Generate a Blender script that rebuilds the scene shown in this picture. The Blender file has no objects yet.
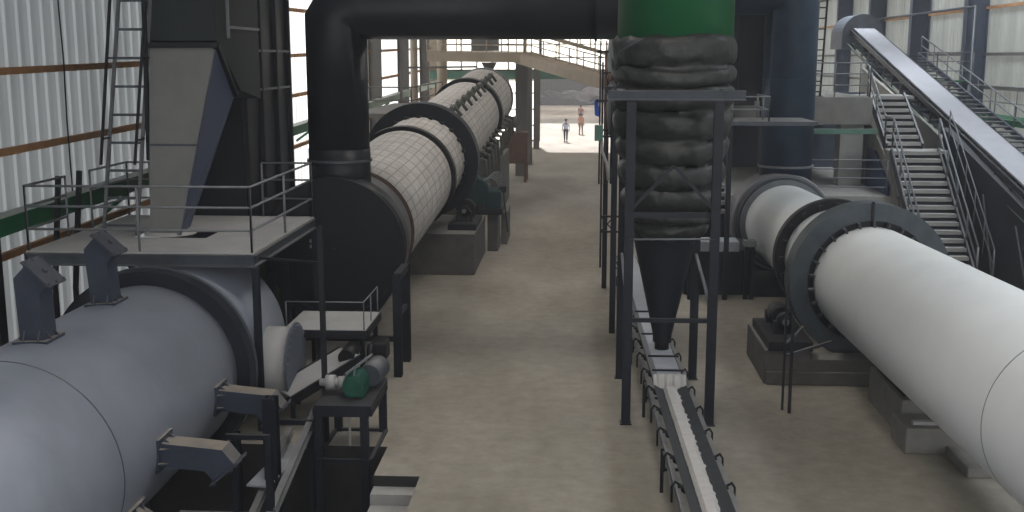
import bpy, bmesh, math, random
from mathutils import Vector, Matrix
random.seed(7)
sc = bpy.context.scene
col = sc.collection
V = Vector
PI = math.pi

# ------------------------------------------------------------------ camera
F, H, HX, HY = 1100.0, 6.2, 577.0, 58.0
pitch = math.atan((256 - HY) / F)
yaw = math.atan((HX - 512) * math.cos(pitch) / F)
cam = bpy.data.cameras.new('camera')
camo = bpy.data.objects.new('camera', cam)
col.objects.link(camo)
cam.sensor_width = 36.0
cam.lens = F * 36.0 / 1024.0
cam.clip_end = 600
camo.location = (0, 0, H)
camo.rotation_euler = (PI / 2 - pitch, 0, yaw)
sc.camera = camo

# ------------------------------------------------------------------ materials
def newmat(name):
    m = bpy.data.materials.new(name); m.use_nodes = True
    nt = m.node_tree
    b = nt.nodes['Principled BSDF']
    return m, nt, b

def mat(name, c, rough=.6, metal=0.0, var=.18, scale=3.0, dust=0.0, dustc=(.42, .38, .33), bump=.0, spec=.4, bscale=40):
    """colour with noise wear; dust settles on upward faces as a real deposit colour"""
    m, nt, b = newmat(name)
    N, L = nt.nodes, nt.links
    tc = N.new('ShaderNodeTexCoord')
    n1 = N.new('ShaderNodeTexNoise'); n1.inputs['Scale'].default_value = scale
    n1.inputs['Detail'].default_value = 6; n1.inputs['Roughness'].default_value = .65
    L.new(tc.outputs['Object'], n1.inputs['Vector'])
    r = N.new('ShaderNodeMapRange'); r.inputs[1].default_value = .3; r.inputs[2].default_value = .7
    r.inputs[3].default_value = 1 - var; r.inputs[4].default_value = 1 + var
    L.new(n1.outputs['Fac'], r.inputs[0])
    mul = N.new('ShaderNodeMix'); mul.data_type = 'RGBA'; mul.blend_type = 'MULTIPLY'
    mul.inputs['Factor'].default_value = 1
    mul.inputs['A'].default_value = (*c, 1)
    L.new(r.outputs[0], mul.inputs['B'])
    out = mul.outputs['Result']
    if dust > 0:
        g = N.new('ShaderNodeNewGeometry')
        sx = N.new('ShaderNodeSeparateXYZ'); L.new(g.outputs['Normal'], sx.inputs[0])
        mr = N.new('ShaderNodeMapRange'); mr.inputs[1].default_value = .35; mr.inputs[2].default_value = .95
        mr.inputs[3].default_value = 0; mr.inputs[4].default_value = dust
        L.new(sx.outputs['Z'], mr.inputs[0])
        mm = N.new('ShaderNodeMath'); mm.operation = 'MULTIPLY'
        L.new(mr.outputs[0], mm.inputs[0])
        r2 = N.new('ShaderNodeMapRange'); r2.inputs[1].default_value = .3; r2.inputs[2].default_value = .6
        r2.inputs[3].default_value = .6; r2.inputs[4].default_value = 1
        L.new(n1.outputs['Fac'], r2.inputs[0]); L.new(r2.outputs[0], mm.inputs[1])
        mx = N.new('ShaderNodeMix'); mx.data_type = 'RGBA'
        L.new(mm.outputs[0], mx.inputs['Factor']); L.new(out, mx.inputs['A'])
        mx.inputs['B'].default_value = (*dustc, 1)
        out = mx.outputs['Result']
    L.new(out, b.inputs['Base Color'])
    b.inputs['Roughness'].default_value = rough
    b.inputs['Metallic'].default_value = metal
    b.inputs['Specular IOR Level'].default_value = spec
    if bump > 0:
        n2 = N.new('ShaderNodeTexNoise'); n2.inputs['Scale'].default_value = bscale; n2.inputs['Detail'].default_value = 4
        L.new(tc.outputs['Object'], n2.inputs['Vector'])
        bp = N.new('ShaderNodeBump'); bp.inputs['Strength'].default_value = bump; bp.inputs['Distance'].default_value = .02
        L.new(n2.outputs['Fac'], bp.inputs['Height']); L.new(bp.outputs['Normal'], b.inputs['Normal'])
    return m

M = {}
M['black'] = mat('black paint', (.011, .012, .016), .5, .0, .25, 2, dust=.12, dustc=(.16, .15, .14))
M['duct'] = mat('black duct', (.011, .014, .019), .42, .0, .3, 1.2)
M['bluesteel'] = mat('blue grey duct', (.034, .058, .092), .45, .1, .25, 1.5)
M['steel'] = mat('dark blue steel', (.011, .014, .021), .5, .1, .25, 2, dust=.15, dustc=(.30, .28, .26))
M['greysteel'] = mat('grey steel', (.085, .095, .11), .5, .2, .2, 3, dust=.5, dustc=(.35, .33, .31))
M['tyre'] = mat('tyre steel', (.07, .085, .095), .45, .3, .2, 3)
M['darktyre'] = mat('dark tyre steel', (.018, .022, .03), .5, .2, .2, 3)
M['gear'] = mat('greased gear', (.012, .012, .014), .5, .2, .3, 5)
M['chute'] = mat('plate chute', (.05, .06, .085), .5, .1, .15, 3, dust=.85, dustc=(.36, .31, .25))
M['plate'] = mat('end plate steel', (.06, .065, .08), .5, .1, .2, 5)
M['cover_blue'] = mat('manhole cover paint', (.10, .115, .15), .5, .1, .1, 2)
M['rail'] = mat('railing grey', (.20, .21, .22), .5, .2, .15, 6)
M['deck'] = mat('dusty deck plate', (.42, .41, .40), .8, 0, .12, 1.5)
M['silver'] = mat('bare metal sheet', (.37, .40, .47), .40, .3, .16, .7)
M['pit'] = mat('shaded pit concrete', (.035, .033, .032), .8, 0, .3, 2)  # dirty pit concrete, the pit's deep shade put into its colour
M['hood'] = mat('pale hood sheet', (.30, .325, .38), .5, .2, .08, 1.2)
M['white'] = mat('white drum paint', (.74, .76, .76), .5, 0, .05, .8, spec=.3)
M['greyband'] = mat('grey shell band', (.23, .225, .235), .5, .2, .1, 2)
M['green'] = mat('green paint', (.012, .14, .048), .35, 0, .12, 2, spec=.5)
M['greenbeam'] = mat('green beam', (.010, .115, .045), .5, 0, .15, 2, dust=.9, dustc=(.45, .47, .45))
M['palegreen'] = mat('faded green', (.11, .22, .17), .6, 0, .15, 3, dust=.5)
M['girt'] = mat('brown girt', (.46, .24, .11), .7, 0, .2, 3)
M['teal'] = mat('teal motor', (.006, .035, .035), .4, 0, .2, 6)
M['motorgreen'] = mat('green motor', (.012, .085, .055), .4, 0, .25, 8)
M['shadeconc'] = mat('shaded concrete', (.115, .108, .098), .85, 0, .2, 2.5, bump=.3, dust=.9, dustc=(.24, .23, .21))  # concrete under the drums, their shade put into the colour; tops stay lighter
M['concrete'] = mat('cast concrete', (.235, .225, .205), .85, 0, .18, 2.5, bump=.3)
M['paleconc'] = mat('pale concrete', (.34, .33, .31), .85, 0, .12, 1.5, bump=.2)
M['beltrub'] = mat('rubber belt', (.030, .032, .036), .7, 0, .2, 5)
M['powder'] = mat('pale powder', (.47, .45, .43), .95, 0, .08, 9, bump=.5)
M['cover'] = mat('conveyor cover', (.36, .37, .40), .6, 0, .12, 4)
M['beltcover'] = mat('long pale belt', (.42, .42, .45), .95, 0, .06, 2, spec=.05)
M['wrap'] = mat('insulation wrap', (.028, .030, .028), .46, 0, .6, 5, bump=1.0, bscale=7, spec=.6)
M['beige'] = mat('beige gallery steel', (.40, .33, .25), .7, 0, .12, 2)
M['brown'] = mat('brown bin', (.13, .075, .055), .7, 0, .2, 3)
M['farcol'] = mat('far column paint', (.15, .14, .13), .7, 0, .1, 2)
M['bluecol'] = mat('blue column paint', (.085, .10, .135), .6, 0, .12, 2)
M['skin'] = mat('skin', (.30, .17, .11), .6, 0, .05)
M['shirtblue'] = mat('pale blue shirt', (.45, .55, .75), .8, 0, .08)
M['trousers'] = mat('dark trousers', (.05, .06, .09), .8, 0, .1)
M['orange'] = mat('orange cloth', (.42, .20, .13), .8, 0, .1)
M['maroon'] = mat('maroon cloth', (.20, .08, .08), .8, 0, .1)
M['hair'] = mat('hair', (.015, .012, .01), .7)
M['sandtr'] = mat('sand trousers', (.22, .15, .12), .8)
M['blue'] = mat('blue cloth', (.05, .12, .45), .8)
M['red'] = mat('red valve', (.30, .05, .04), .5)
M['rubble'] = mat('dark scrap heap', (.08, .07, .065), .9, 0, .4, .6, bump=.8, bscale=2)
M['wire'] = mat('black wire', (.02, .02, .02), .6)
M['bluedoor'] = mat('dark blue door', (.02, .035, .10), .5)

def floor_mat():
    m, nt, b = newmat('concrete floor')
    N, L = nt.nodes, nt.links
    tc = N.new('ShaderNodeTexCoord')
    n1 = N.new('ShaderNodeTexNoise'); n1.inputs['Scale'].default_value = .35; n1.inputs['Detail'].default_value = 8; n1.inputs['Roughness'].default_value = .6
    mp = N.new('ShaderNodeMapping'); mp.inputs['Scale'].default_value = (1, .45, 1)
    L.new(tc.outputs['Object'], mp.inputs[0]); L.new(mp.outputs[0], n1.inputs['Vector'])
    cr = N.new('ShaderNodeValToRGB')
    cr.color_ramp.elements[0].position = .34; cr.color_ramp.elements[0].color = (.235, .208, .172, 1)
    cr.color_ramp.elements[1].position = .66; cr.color_ramp.elements[1].color = (.36, .325, .275, 1)
    L.new(n1.outputs['Fac'], cr.inputs[0])
    n2 = N.new('ShaderNodeTexNoise'); n2.inputs['Scale'].default_value = 3.2; n2.inputs['Detail'].default_value = 8; n2.inputs['Roughness'].default_value = .7
    L.new(tc.outputs['Object'], n2.inputs['Vector'])
    r = N.new('ShaderNodeMapRange'); r.inputs[1].default_value = .3; r.inputs[2].default_value = .72; r.inputs[3].default_value = .80; r.inputs[4].default_value = 1.13
    L.new(n2.outputs['Fac'], r.inputs[0])
    mx = N.new('ShaderNodeMix'); mx.data_type = 'RGBA'; mx.blend_type = 'MULTIPLY'; mx.inputs['Factor'].default_value = 1
    L.new(cr.outputs[0], mx.inputs['A']); L.new(r.outputs[0], mx.inputs['B'])
    L.new(mx.outputs['Result'], b.inputs['Base Color'])
    b.inputs['Roughness'].default_value = .8
    b.inputs['Specular IOR Level'].default_value = .25
    bp = N.new('ShaderNodeBump'); bp.inputs['Strength'].default_value = .15; bp.inputs['Distance'].default_value = .01
    L.new(n2.outputs['Fac'], bp.inputs['Height']); L.new(bp.outputs['Normal'], b.inputs['Normal'])
    return m
M['floor'] = floor_mat()

def sheet_mat(name, c, tc_, trans):
    """translucent corrugated sheeting: daylight really comes through"""
    m, nt, b = newmat(name)
    N, L = nt.nodes, nt.links
    tc = N.new('ShaderNodeTexCoord')
    n1 = N.new('ShaderNodeTexNoise'); n1.inputs['Scale'].default_value = .6; n1.inputs['Detail'].default_value = 5
    mp = N.new('ShaderNodeMapping'); mp.inputs['Scale'].default_value = (1, 1.6, .25)
    L.new(tc.outputs['Object'], mp.inputs[0]); L.new(mp.outputs[0], n1.inputs['Vector'])
    r = N.new('ShaderNodeMapRange'); r.inputs[1].default_value = .3; r.inputs[2].default_value = .7; r.inputs[3].default_value = .78; r.inputs[4].default_value = 1.1
    L.new(n1.outputs['Fac'], r.inputs[0])
    mx = N.new('ShaderNodeMix'); mx.data_type = 'RGBA'; mx.blend_type = 'MULTIPLY'; mx.inputs['Factor'].default_value = 1
    mx.inputs['A'].default_value = (*c, 1); L.new(r.outputs[0], mx.inputs['B'])
    L.new(mx.outputs['Result'], b.inputs['Base Color']); b.inputs['Roughness'].default_value = .55
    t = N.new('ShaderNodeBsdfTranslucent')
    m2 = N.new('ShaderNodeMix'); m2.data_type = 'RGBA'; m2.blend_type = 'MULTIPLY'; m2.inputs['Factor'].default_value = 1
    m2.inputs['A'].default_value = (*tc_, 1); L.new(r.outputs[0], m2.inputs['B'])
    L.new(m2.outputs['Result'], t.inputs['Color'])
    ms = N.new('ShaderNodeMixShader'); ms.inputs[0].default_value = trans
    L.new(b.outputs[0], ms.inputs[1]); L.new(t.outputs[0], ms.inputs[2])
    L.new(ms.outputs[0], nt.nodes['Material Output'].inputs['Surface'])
    return m
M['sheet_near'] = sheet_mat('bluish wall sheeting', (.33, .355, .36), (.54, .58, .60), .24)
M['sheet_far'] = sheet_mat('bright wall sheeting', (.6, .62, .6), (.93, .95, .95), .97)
M['sheet_right'] = sheet_mat('greenish wall sheeting', (.42, .43, .40), (.55, .57, .53), .28)
M['gable_glass'] = sheet_mat('warm glazing', (.7, .68, .6), (.98, .95, .85), .97)

def quilt_mat():
    m, nt, b = newmat('wired insulation blanket')
    N, L = nt.nodes, nt.links
    uv = N.new('ShaderNodeUVMap'); uv.uv_map = 'UVMap'
    sp = N.new('ShaderNodeSeparateXYZ'); L.new(uv.outputs[0], sp.inputs[0])
    nz = N.new('ShaderNodeTexNoise'); nz.inputs['Scale'].default_value = .35; L.new(uv.outputs[0], nz.inputs['Vector'])
    def line(src, period, w):
        a = N.new('ShaderNodeMath'); a.operation = 'ADD'
        nn = N.new('ShaderNodeMath'); nn.operation = 'MULTIPLY'; nn.inputs[1].default_value = .12
        L.new(nz.outputs['Fac'], nn.inputs[0]); L.new(sp.outputs[src], a.inputs[0]); L.new(nn.outputs[0], a.inputs[1])
        d = N.new('ShaderNodeMath'); d.operation = 'DIVIDE'; d.inputs[1].default_value = period; L.new(a.outputs[0], d.inputs[0])
        f = N.new('ShaderNodeMath'); f.operation = 'FRACT'; L.new(d.outputs[0], f.inputs[0])
        l = N.new('ShaderNodeMath'); l.operation = 'LESS_THAN'; l.inputs[1].default_value = w / period; L.new(f.outputs[0], l.inputs[0])
        return l
    l1 = line('X', .22, .028); l2 = line('Y', .75, .085)
    mxm = N.new('ShaderNodeMath'); mxm.operation = 'MAXIMUM'; L.new(l1.outputs[0], mxm.inputs[0]); L.new(l2.outputs[0], mxm.inputs[1])
    n2 = N.new('ShaderNodeTexNoise'); n2.inputs['Scale'].default_value = 2; n2.inputs['Detail'].default_value = 5; L.new(uv.outputs[0], n2.inputs['Vector'])
    cr = N.new('ShaderNodeValToRGB')
    cr.color_ramp.elements[0].position = .3; cr.color_ramp.elements[0].color = (.46, .43, .40, 1)
    cr.color_ramp.elements[1].position = .7; cr.color_ramp.elements[1].color = (.64, .61, .58, 1)
    L.new(n2.outputs['Fac'], cr.inputs[0])
    mx = N.new('ShaderNodeMix'); mx.data_type = 'RGBA'; md = N.new('ShaderNodeMath'); md.operation = 'MULTIPLY'; md.inputs[1].default_value = .5; L.new(mxm.outputs[0], md.inputs[0]); L.new(md.outputs[0], mx.inputs['Factor'])
    L.new(cr.outputs[0], mx.inputs['A']); mx.inputs['B'].default_value = (.15, .13, .12, 1)
    L.new(mx.outputs['Result'], b.inputs['Base Color']); b.inputs['Roughness'].default_value = .7
    bp = N.new('ShaderNodeBump'); bp.inputs['Strength'].default_value = .5; bp.inputs['Distance'].default_value = -.02
    L.new(mxm.outputs[0], bp.inputs['Height']); L.new(bp.outputs['Normal'], b.inputs['Normal'])
    return m
M['quilt'] = quilt_mat()

# ------------------------------------------------------------------ object helpers
ORI = {}
def tag(o, label=None, cat=None, group=None, kind=None):
    if label: o['label'] = label
    if cat: o['category'] = cat
    if group: o['group'] = group
    if kind: o['kind'] = kind
    return o

def thing(name, loc, label, cat, group=None, kind=None):
    o = bpy.data.objects.new(name, None); col.objects.link(o)
    o.empty_display_size = .3
    o.location = loc; ORI[o] = V(loc)
    return tag(o, label, cat, group, kind)

def copy_tree(o, parent=None):
    c = o.copy(); col.objects.link(c)
    if parent is not None: c.parent = parent
    for ch in list(o.children): copy_tree(ch, c)
    return c

def frame_from(p0, p1, up=(0, 0, 1)):
    d = (V(p1) - V(p0)); L = d.length; d = d / L
    u = V(up)
    if abs(d.dot(u)) > .98: u = V((0, 1, 0))
    s = d.cross(u).normalized(); u = s.cross(d).normalized()
    return d, s, u, L

class MB:
    def __init__(s): s.v = []; s.f = []; s.sm = []; s.uv = {}
    def add(s, vs, fs, smooth=False):
        n = len(s.v); s.v += [V(a) for a in vs]
        for f in fs: s.f.append([i + n for i in f]); s.sm.append(smooth)
        return s
    def box(s, x0, x1, y0, y1, z0, z1):
        vs = [(x, y, z) for z in (z0, z1) for y in (y0, y1) for x in (x0, x1)]
        return s.add(vs, [(0, 2, 3, 1), (4, 5, 7, 6), (0, 1, 5, 4), (2, 6, 7, 3), (0, 4, 6, 2), (1, 3, 7, 5)])
    def bar(s, p0, p1, w=.1, h=None, up=(0, 0, 1)):
        h = w if h is None else h
        d, a, u, L = frame_from(p0, p1, up)
        vs = [V(p) + a * (sx * w / 2) + u * (sy * h / 2) for p in (p0, p1) for sx, sy in ((-1, -1), (1, -1), (1, 1), (-1, 1))]
        return s.add(vs, [(0, 1, 2, 3), (7, 6, 5, 4), (0, 4, 5, 1), (1, 5, 6, 2), (2, 6, 7, 3), (3, 7, 4, 0)])
    def hbeam(s, p0, p1, w=.2, h=.2, t=.02, up=(0, 0, 1)):
        d, a, u, L = frame_from(p0, p1, up)
        for sg in (-1, 1):
            o = u * (sg * (h / 2 - t / 2))
            s.bar(V(p0) + o, V(p1) + o, w, t, up)
        return s.bar(p0, p1, t, h - 2 * t, up)
    def chan(s, p0, p1, w=.1, h=.2, t=.02, up=(0, 0, 1), side=1):
        d, a, u, L = frame_from(p0, p1, up)
        s.bar(V(p0) - a * side * (w / 2 - t / 2), V(p1) - a * side * (w / 2 - t / 2), t, h, up)
        for sg in (-1, 1):
            o = u * (sg * (h / 2 - t / 2)) + a * side * t / 2
            s.bar(V(p0) + o, V(p1) + o, w - t, t, up)
        return s
    def poly(s, loops, close=True, smooth=True, caps=True):
        """loft closed loops of equal length"""
        n = len(s.v); k = len(loops[0])
        for lp in loops: s.v += [V(p) for p in lp]
        for i in range(len(loops) - 1):
            for j in range(k):
                a = n + i * k + j; b = n + i * k + (j + 1) % k
                s.f.append([a, b, b + k, a + k]); s.sm.append(smooth)
        if caps:
            s.f.append([n + j for j in range(k)][::-1]); s.sm.append(False)
            s.f.append([n + (len(loops) - 1) * k + j for j in range(k)]); s.sm.append(False)
        return s
    def tube(s, p0, p1, r0, r1=None, n=16, caps=True):
        r1 = r0 if r1 is None else r1
        d, a, u, L = frame_from(p0, p1)
        lps = []
        for p, r in ((p0, r0), (p1, r1)):
            lps.append([V(p) + (a * math.cos(2 * PI * i / n) + u * math.sin(2 * PI * i / n)) * r for i in range(n)])
        return s.poly(lps, caps=caps)
    def pipe(s, pts, r, n=8):
        """tube through points with mitred corners"""
        pts = [V(p) for p in pts]; lps = []
        d0 = (pts[1] - pts[0]).normalized()
        up = V((0, 0, 1)) if abs(d0.z) < .9 else V((0, 1, 0))
        a = d0.cross(up).normalized(); u = a.cross(d0).normalized()
        base = [a * math.cos(2 * PI * i / n) * r + u * math.sin(2 * PI * i / n) * r for i in range(n)]
        cur = [pts[0] + b for b in base]; lps.append(cur)
        for i in range(1, len(pts)):
            din = (pts[i] - pts[i - 1]).normalized()
            if i < len(pts) - 1:
                dout = (pts[i + 1] - pts[i]).normalized()
                nrm = (din + dout)
                nrm = nrm.normalized() if nrm.length > 1e-6 else din
            else: nrm = din
            nxt = []
            for q in cur:
                t = (pts[i] - q).dot(nrm) / max(1e-6, din.dot(nrm))
                nxt.append(q + din * t)
            cur = nxt; lps.append(cur)
        return s.poly(lps, smooth=n > 5)
    def lathe(s, prof, org, axis, n=64, closed=False, smooth=False, uv=False):
        """prof: list of (radius, distance along axis)"""
        d = V(axis).normalized()
        up = V((0, 0, 1)) if abs(d.z) < .9 else V((0, 1, 0))
        a = d.cross(up).normalized(); u = a.cross(d).normalized()
        n0 = len(s.v); o = V(org); k = len(prof)
        for r, t in prof:
            for i in range(n):
                an = 2 * PI * i / n
                s.v.append(o + d * t + (a * math.cos(an) + u * math.sin(an)) * r)
        segs = k if closed else k - 1
        for j in range(segs):
            j2 = (j + 1) % k
            for i in range(n):
                i2 = (i + 1) % n
                fi = len(s.f)
                s.f.append([n0 + j * n + i, n0 + j * n + i2, n0 + j2 * n + i2, n0 + j2 * n + i]); s.sm.append(smooth)
                if uv:
                    R = max(p[0] for p in prof)
                    x0, x1 = 2 * PI * R * i / n, 2 * PI * R * (i + 1) / n
                    s.uv[fi] = [(x0, prof[j][1]), (x1, prof[j][1]), (x1, prof[j2][1]), (x0, prof[j2][1])]
        return s
    def ring(s, org, axis, ri, ro, w, n=72):
        return s.lathe([(ri, 0), (ro, 0), (ro, w), (ri, w)], org, axis, n, closed=True)
    def disc(s, org, axis, r, w, n=48):
        return s.lathe([(.001, 0), (r, 0), (r, w), (.001, w)], org, axis, n)
    def prism(s, pts, off):
        """polygon pts extruded by vector off"""
        k = len(pts); off = V(off)
        vs = [V(p) for p in pts] + [V(p) + off for p in pts]
        fs = [list(range(k))[::-1], [k + i for i in range(k)]]
        for i in range(k): fs.append([i, (i + 1) % k, k + (i + 1) % k, k + i])
        return s.add(vs, fs)
    def build(s, name, m, parent=None, bevel=0, uvname=None, recalc=True):
        o0 = V((0, 0, 0))
        if parent is not None: o0 = ORI[parent]
        me = bpy.data.meshes.new(name)
        me.from_pydata([tuple(p - o0) for p in s.v], [], s.f)
        if s.uv:
            ul = me.uv_layers.new(name='UVMap')
            for fi, c in s.uv.items():
                for li, uvc in zip(me.polygons[fi].loop_indices, c): ul.data[li].uv = uvc
        for p, q in zip(me.polygons, s.sm): p.use_smooth = q
        if recalc:
            bm = bmesh.new(); bm.from_mesh(me)
            bmesh.ops.recalc_face_normals(bm, faces=bm.faces); bm.to_mesh(me); bm.free()
        me.materials.append(m if not isinstance(m, str) else M[m])
        o = bpy.data.objects.new(name, me); col.objects.link(o)
        if parent is not None:
            o.parent = parent
        ORI[o] = o0
        if bevel:
            bv = o.modifiers.new('bevel', 'BEVEL'); bv.width = bevel; bv.segments = 2; bv.limit_method = 'ANGLE'
        return o

def solo(mb, name, m, label, cat, group=None, kind=None, bevel=0):
    """a thing that is one mesh, origin put at its base"""
    xs = [p.x for p in mb.v]; ys = [p.y for p in mb.v]; zs = [p.z for p in mb.v]
    c = V(((min(xs) + max(xs)) / 2, (min(ys) + max(ys)) / 2, min(zs)))
    for i in range(len(mb.v)): mb.v[i] = mb.v[i] - c
    o = mb.build(name, m, None, bevel); o.location = c; ORI[o] = c
    return tag(o, label, cat, group, kind)

def railing(parent, pts, h=1.05, rails=(1.05, .7, .35), r=.022, sp=1.5, m='rail', name='railing'):
    """rails and posts of one railing run"""
    mb = MB()
    for z in rails:
        mb.pipe([V(p) + V((0, 0, z)) for p in pts], r, 6)
    for a, b in zip(pts[:-1], pts[1:]):
        a, b = V(a), V(b); L = (b - a).length; k = max(1, round(L / sp))
        for i in range(k + 1):
            p = a.lerp(b, i / k); mb.tube(p, p + V((0, 0, h)), r, n=6)
    return mb.build(name, m, parent)

# ------------------------------------------------------------------ the building
XL, XR, Y0, YE, ZR = -10.4, 16.3, -8.0, 78.0, 12.5
PX0, PX1, PY1 = -10.0, -3.0, 16.85     # pit
fl = MB()
fl.box(PX1, 40, -8, 16.85, -.3, 0)
fl = MB()
def quad(mb, x0, x1, y0, y1, z): mb.add([(x0, y0, z), (x1, y0, z), (x1, y1, z), (x0, y1, z)], [(0, 1, 2, 3)])
quad(fl, -30, 40, PY1, 78, 0)
quad(fl, -2.3, 40, Y0, PY1, 0); quad(fl, PX1, -2.3, 15.6, PY1, 0)
quad(fl, -30, PX0, Y0, PY1, 0)
f = fl.build('floor', 'floor'); f['kind'] = 'structure'
gy = MB(); quad(gy, -60, 60, 78, 220, -.01)
g = gy.build('ground', 'floor'); g['kind'] = 'structure'
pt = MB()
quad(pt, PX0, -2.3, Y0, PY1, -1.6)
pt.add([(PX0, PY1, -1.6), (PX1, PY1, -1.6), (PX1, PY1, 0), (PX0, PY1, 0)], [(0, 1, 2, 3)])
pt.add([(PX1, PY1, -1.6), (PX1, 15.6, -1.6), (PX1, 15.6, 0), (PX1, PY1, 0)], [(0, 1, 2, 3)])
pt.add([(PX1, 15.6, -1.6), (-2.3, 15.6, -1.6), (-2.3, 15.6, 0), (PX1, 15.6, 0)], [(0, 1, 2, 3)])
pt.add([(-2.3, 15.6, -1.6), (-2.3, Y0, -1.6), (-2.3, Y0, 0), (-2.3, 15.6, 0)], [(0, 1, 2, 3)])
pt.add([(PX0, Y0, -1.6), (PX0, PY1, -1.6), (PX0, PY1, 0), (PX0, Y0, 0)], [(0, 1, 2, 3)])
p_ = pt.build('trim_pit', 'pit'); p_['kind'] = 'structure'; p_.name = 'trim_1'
st = MB()
for i in range(9):
    zt = -.17 * (i + 1)
    y1 = 15.6 - .30 * i if i == 0 else 15.6 - .34 * i
    st.box(PX1, -2.3, 15.6 - .32 * (i + 1), 15.6 - .32 * i, -1.6, zt)
s_ = st.build('trim_2', 'paleconc'); s_['kind'] = 'structure'

def corr(x, y0, y1, z0, z1, pitchy=.48, depth=.03, face=1):
    mb = MB(); vs = []; y = y0; prof = []
    while y < y1:
        for dy, dx in ((0, 0), (.12, 0), (.16, depth), (.28, depth)):
            prof.append((y + dy * pitchy / .32, dx))
        y += pitchy
    n = len(prof)
    for yy, dx in prof: vs += [(x + face * dx, yy, z0), (x + face * dx, yy, z1)]
    mb.add(vs, [(2 * i, 2 * i + 2, 2 * i + 3, 2 * i + 1) for i in range(n - 1)])
    return mb
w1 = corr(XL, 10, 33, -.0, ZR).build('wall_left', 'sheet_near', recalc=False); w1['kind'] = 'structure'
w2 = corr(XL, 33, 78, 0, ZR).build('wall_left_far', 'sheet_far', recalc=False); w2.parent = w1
w0 = MB(); quad(w0, 0, 0, 0, 0, 0); w0 = MB()
w0.box(XL - .1, XL, Y0, 10, 0, ZR)
w0 = w0.build('wall_back_left', 'concrete'); w0['kind'] = 'structure'; w0.name = 'wall_near_left'
w3 = corr(XR, 10, 78, 0, ZR, face=-1).build('wall_right', 'sheet_right', recalc=False); w3['kind'] = 'structure'
rf = MB(); rf.box(XL - .5, XR + .5, Y0, YE, ZR, ZR + .15)
rf = rf.build('ceiling', 'farcol'); rf['kind'] = 'structure'
for z in (1.0, 2.7, 4.55, 5.98, 7.6, 9.4):
    mb = MB(); mb.bar((XL + .14, 10, z - .16), (XL + .14, 78, z + .9), .10, .13)
    mb.build('girt', 'girt', w1)
for z in (1.5, 3.3, 5.05, 6.35, 8.15, 9.9):
    mb = MB(); mb.bar((XR - .14, 10, z), (XR - .14, 78, z), .10, .12)
    mb.build('girt', 'girt' if z == 8.15 else 'farcol', w3)
wire = MB(); wire.pipe([(-10.2, 21.6, 9), (-10.2, 21.62, 7.3), (-10.2, 21.68, 6.16), (-10.2, 21.64, 4.98), (-10.2, 21.67, 3.46)], .016, 5)
solo(wire, 'hanging_cable', 'wire', 'thin black cable hanging down the pale corrugated wall behind the caged ladder', 'cable')

def column(name, x, y, w, d, label, m, zt=ZR, group=None):
    t = thing('steel_column', (x, y, 0), label, 'column', group)
    mb = MB(); mb.hbeam((x, y, .03), (x, y, zt), d, w, .03, up=(1, 0, 0)); mb.build('shaft', m, t)
    mb = MB(); mb.box(x - w / 2 - .1, x + w / 2 + .1, y - d / 2 - .08, y + d / 2 + .08, 0, .03); mb.build('base_plate', m, t)
for i, y in enumerate((18.2, 27.6, 36.6, 45.6, 54.6, 63.6, 72.6)):
    w = .25 if i == 0 else .62
    column('c', XL + .3 + (0 if i == 0 else .15), y, w, .35 if i else .25,
           ['black wall column at the left edge beside the green beam', 'grey wall column behind the steel chute', 'grey wall column behind the black tower',
            'grey wall column behind the vertical black duct', 'grey wall column just right of the vertical black duct',
            'grey wall column second to the right of the black duct', 'far grey wall column next to the gable wall'][i], 'black' if i == 0 else 'farcol')
for i, y in enumerate((30.6, 38.0, 45.5, 52.8, 60.2, 67.4)):
    column('c', XR - .55, y, .85, .4,
           ['blue grey wall column nearest on the right, outside the frame edge', 'blue grey wall column at the right picture edge',
            'blue grey wall column standing over the green catwalk end', 'blue grey wall column just right of the conveyor head',
            'blue grey wall column behind the conveyor head cover', 'blue grey wall column farthest back on the right wall'][i], 'bluecol')

# far gable wall: frame with glazed openings
wf = MB()
def fbox(x0, x1, z0, z1): wf.box(x0, x1, 77.9, 78.1, z0, z1)
fbox(XL, -9.2, 0, ZR); fbox(2.8, XR, 0, 5.3); fbox(-9.2, 16.3, 9.0, ZR)
wff = wf.build('wall_far', 'beige'); wff['kind'] = 'structure'
def gable_window(n, x0, x1, z0, z1, nx, nz):
    mb = MB()
    fr = .12
    mb.box(x0, x1, 77.9, 78.05, z0, z0 + fr); mb.box(x0, x1, 77.9, 78.05, z1 - fr, z1)
    for i in range(nx + 1):
        x = x0 + (x1 - x0) * i / nx; mb.box(x - .05, x + .05, 77.9, 78.05, z0, z1)
    for i in range(1, nz):
        z = z0 + (z1 - z0) * i / nz; mb.box(x0, x1, 77.92, 78.03, z - .04, z + .04)
    o = mb.build('window_%d' % n, 'farcol'); o['kind'] = 'structure'
    g = MB(); quadv = [(x0, 78.06, z0), (x1, 78.06, z0), (x1, 78.06, z1), (x0, 78.06, z1)]
    g.add(quadv, [(0, 1, 2, 3)]); g.build('pane', 'gable_glass', o, recalc=False)
gable_window(1, -9.2, -2.6, 0.4, 4.9, 6, 4)
gable_window(2, -9.2, -2.6, 5.3, 9.0, 6, 4)
gable_window(3, -2.5, 7.5, 5.3, 9.0, 8, 4)
mb = MB(); mb.box(XL, XR, 77.7, 78.2, 4.75, 5.3)
solo(mb, 'door_lintel', 'palegreen', 'faded green beam over the open gateway at the far end', 'beam')

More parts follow.
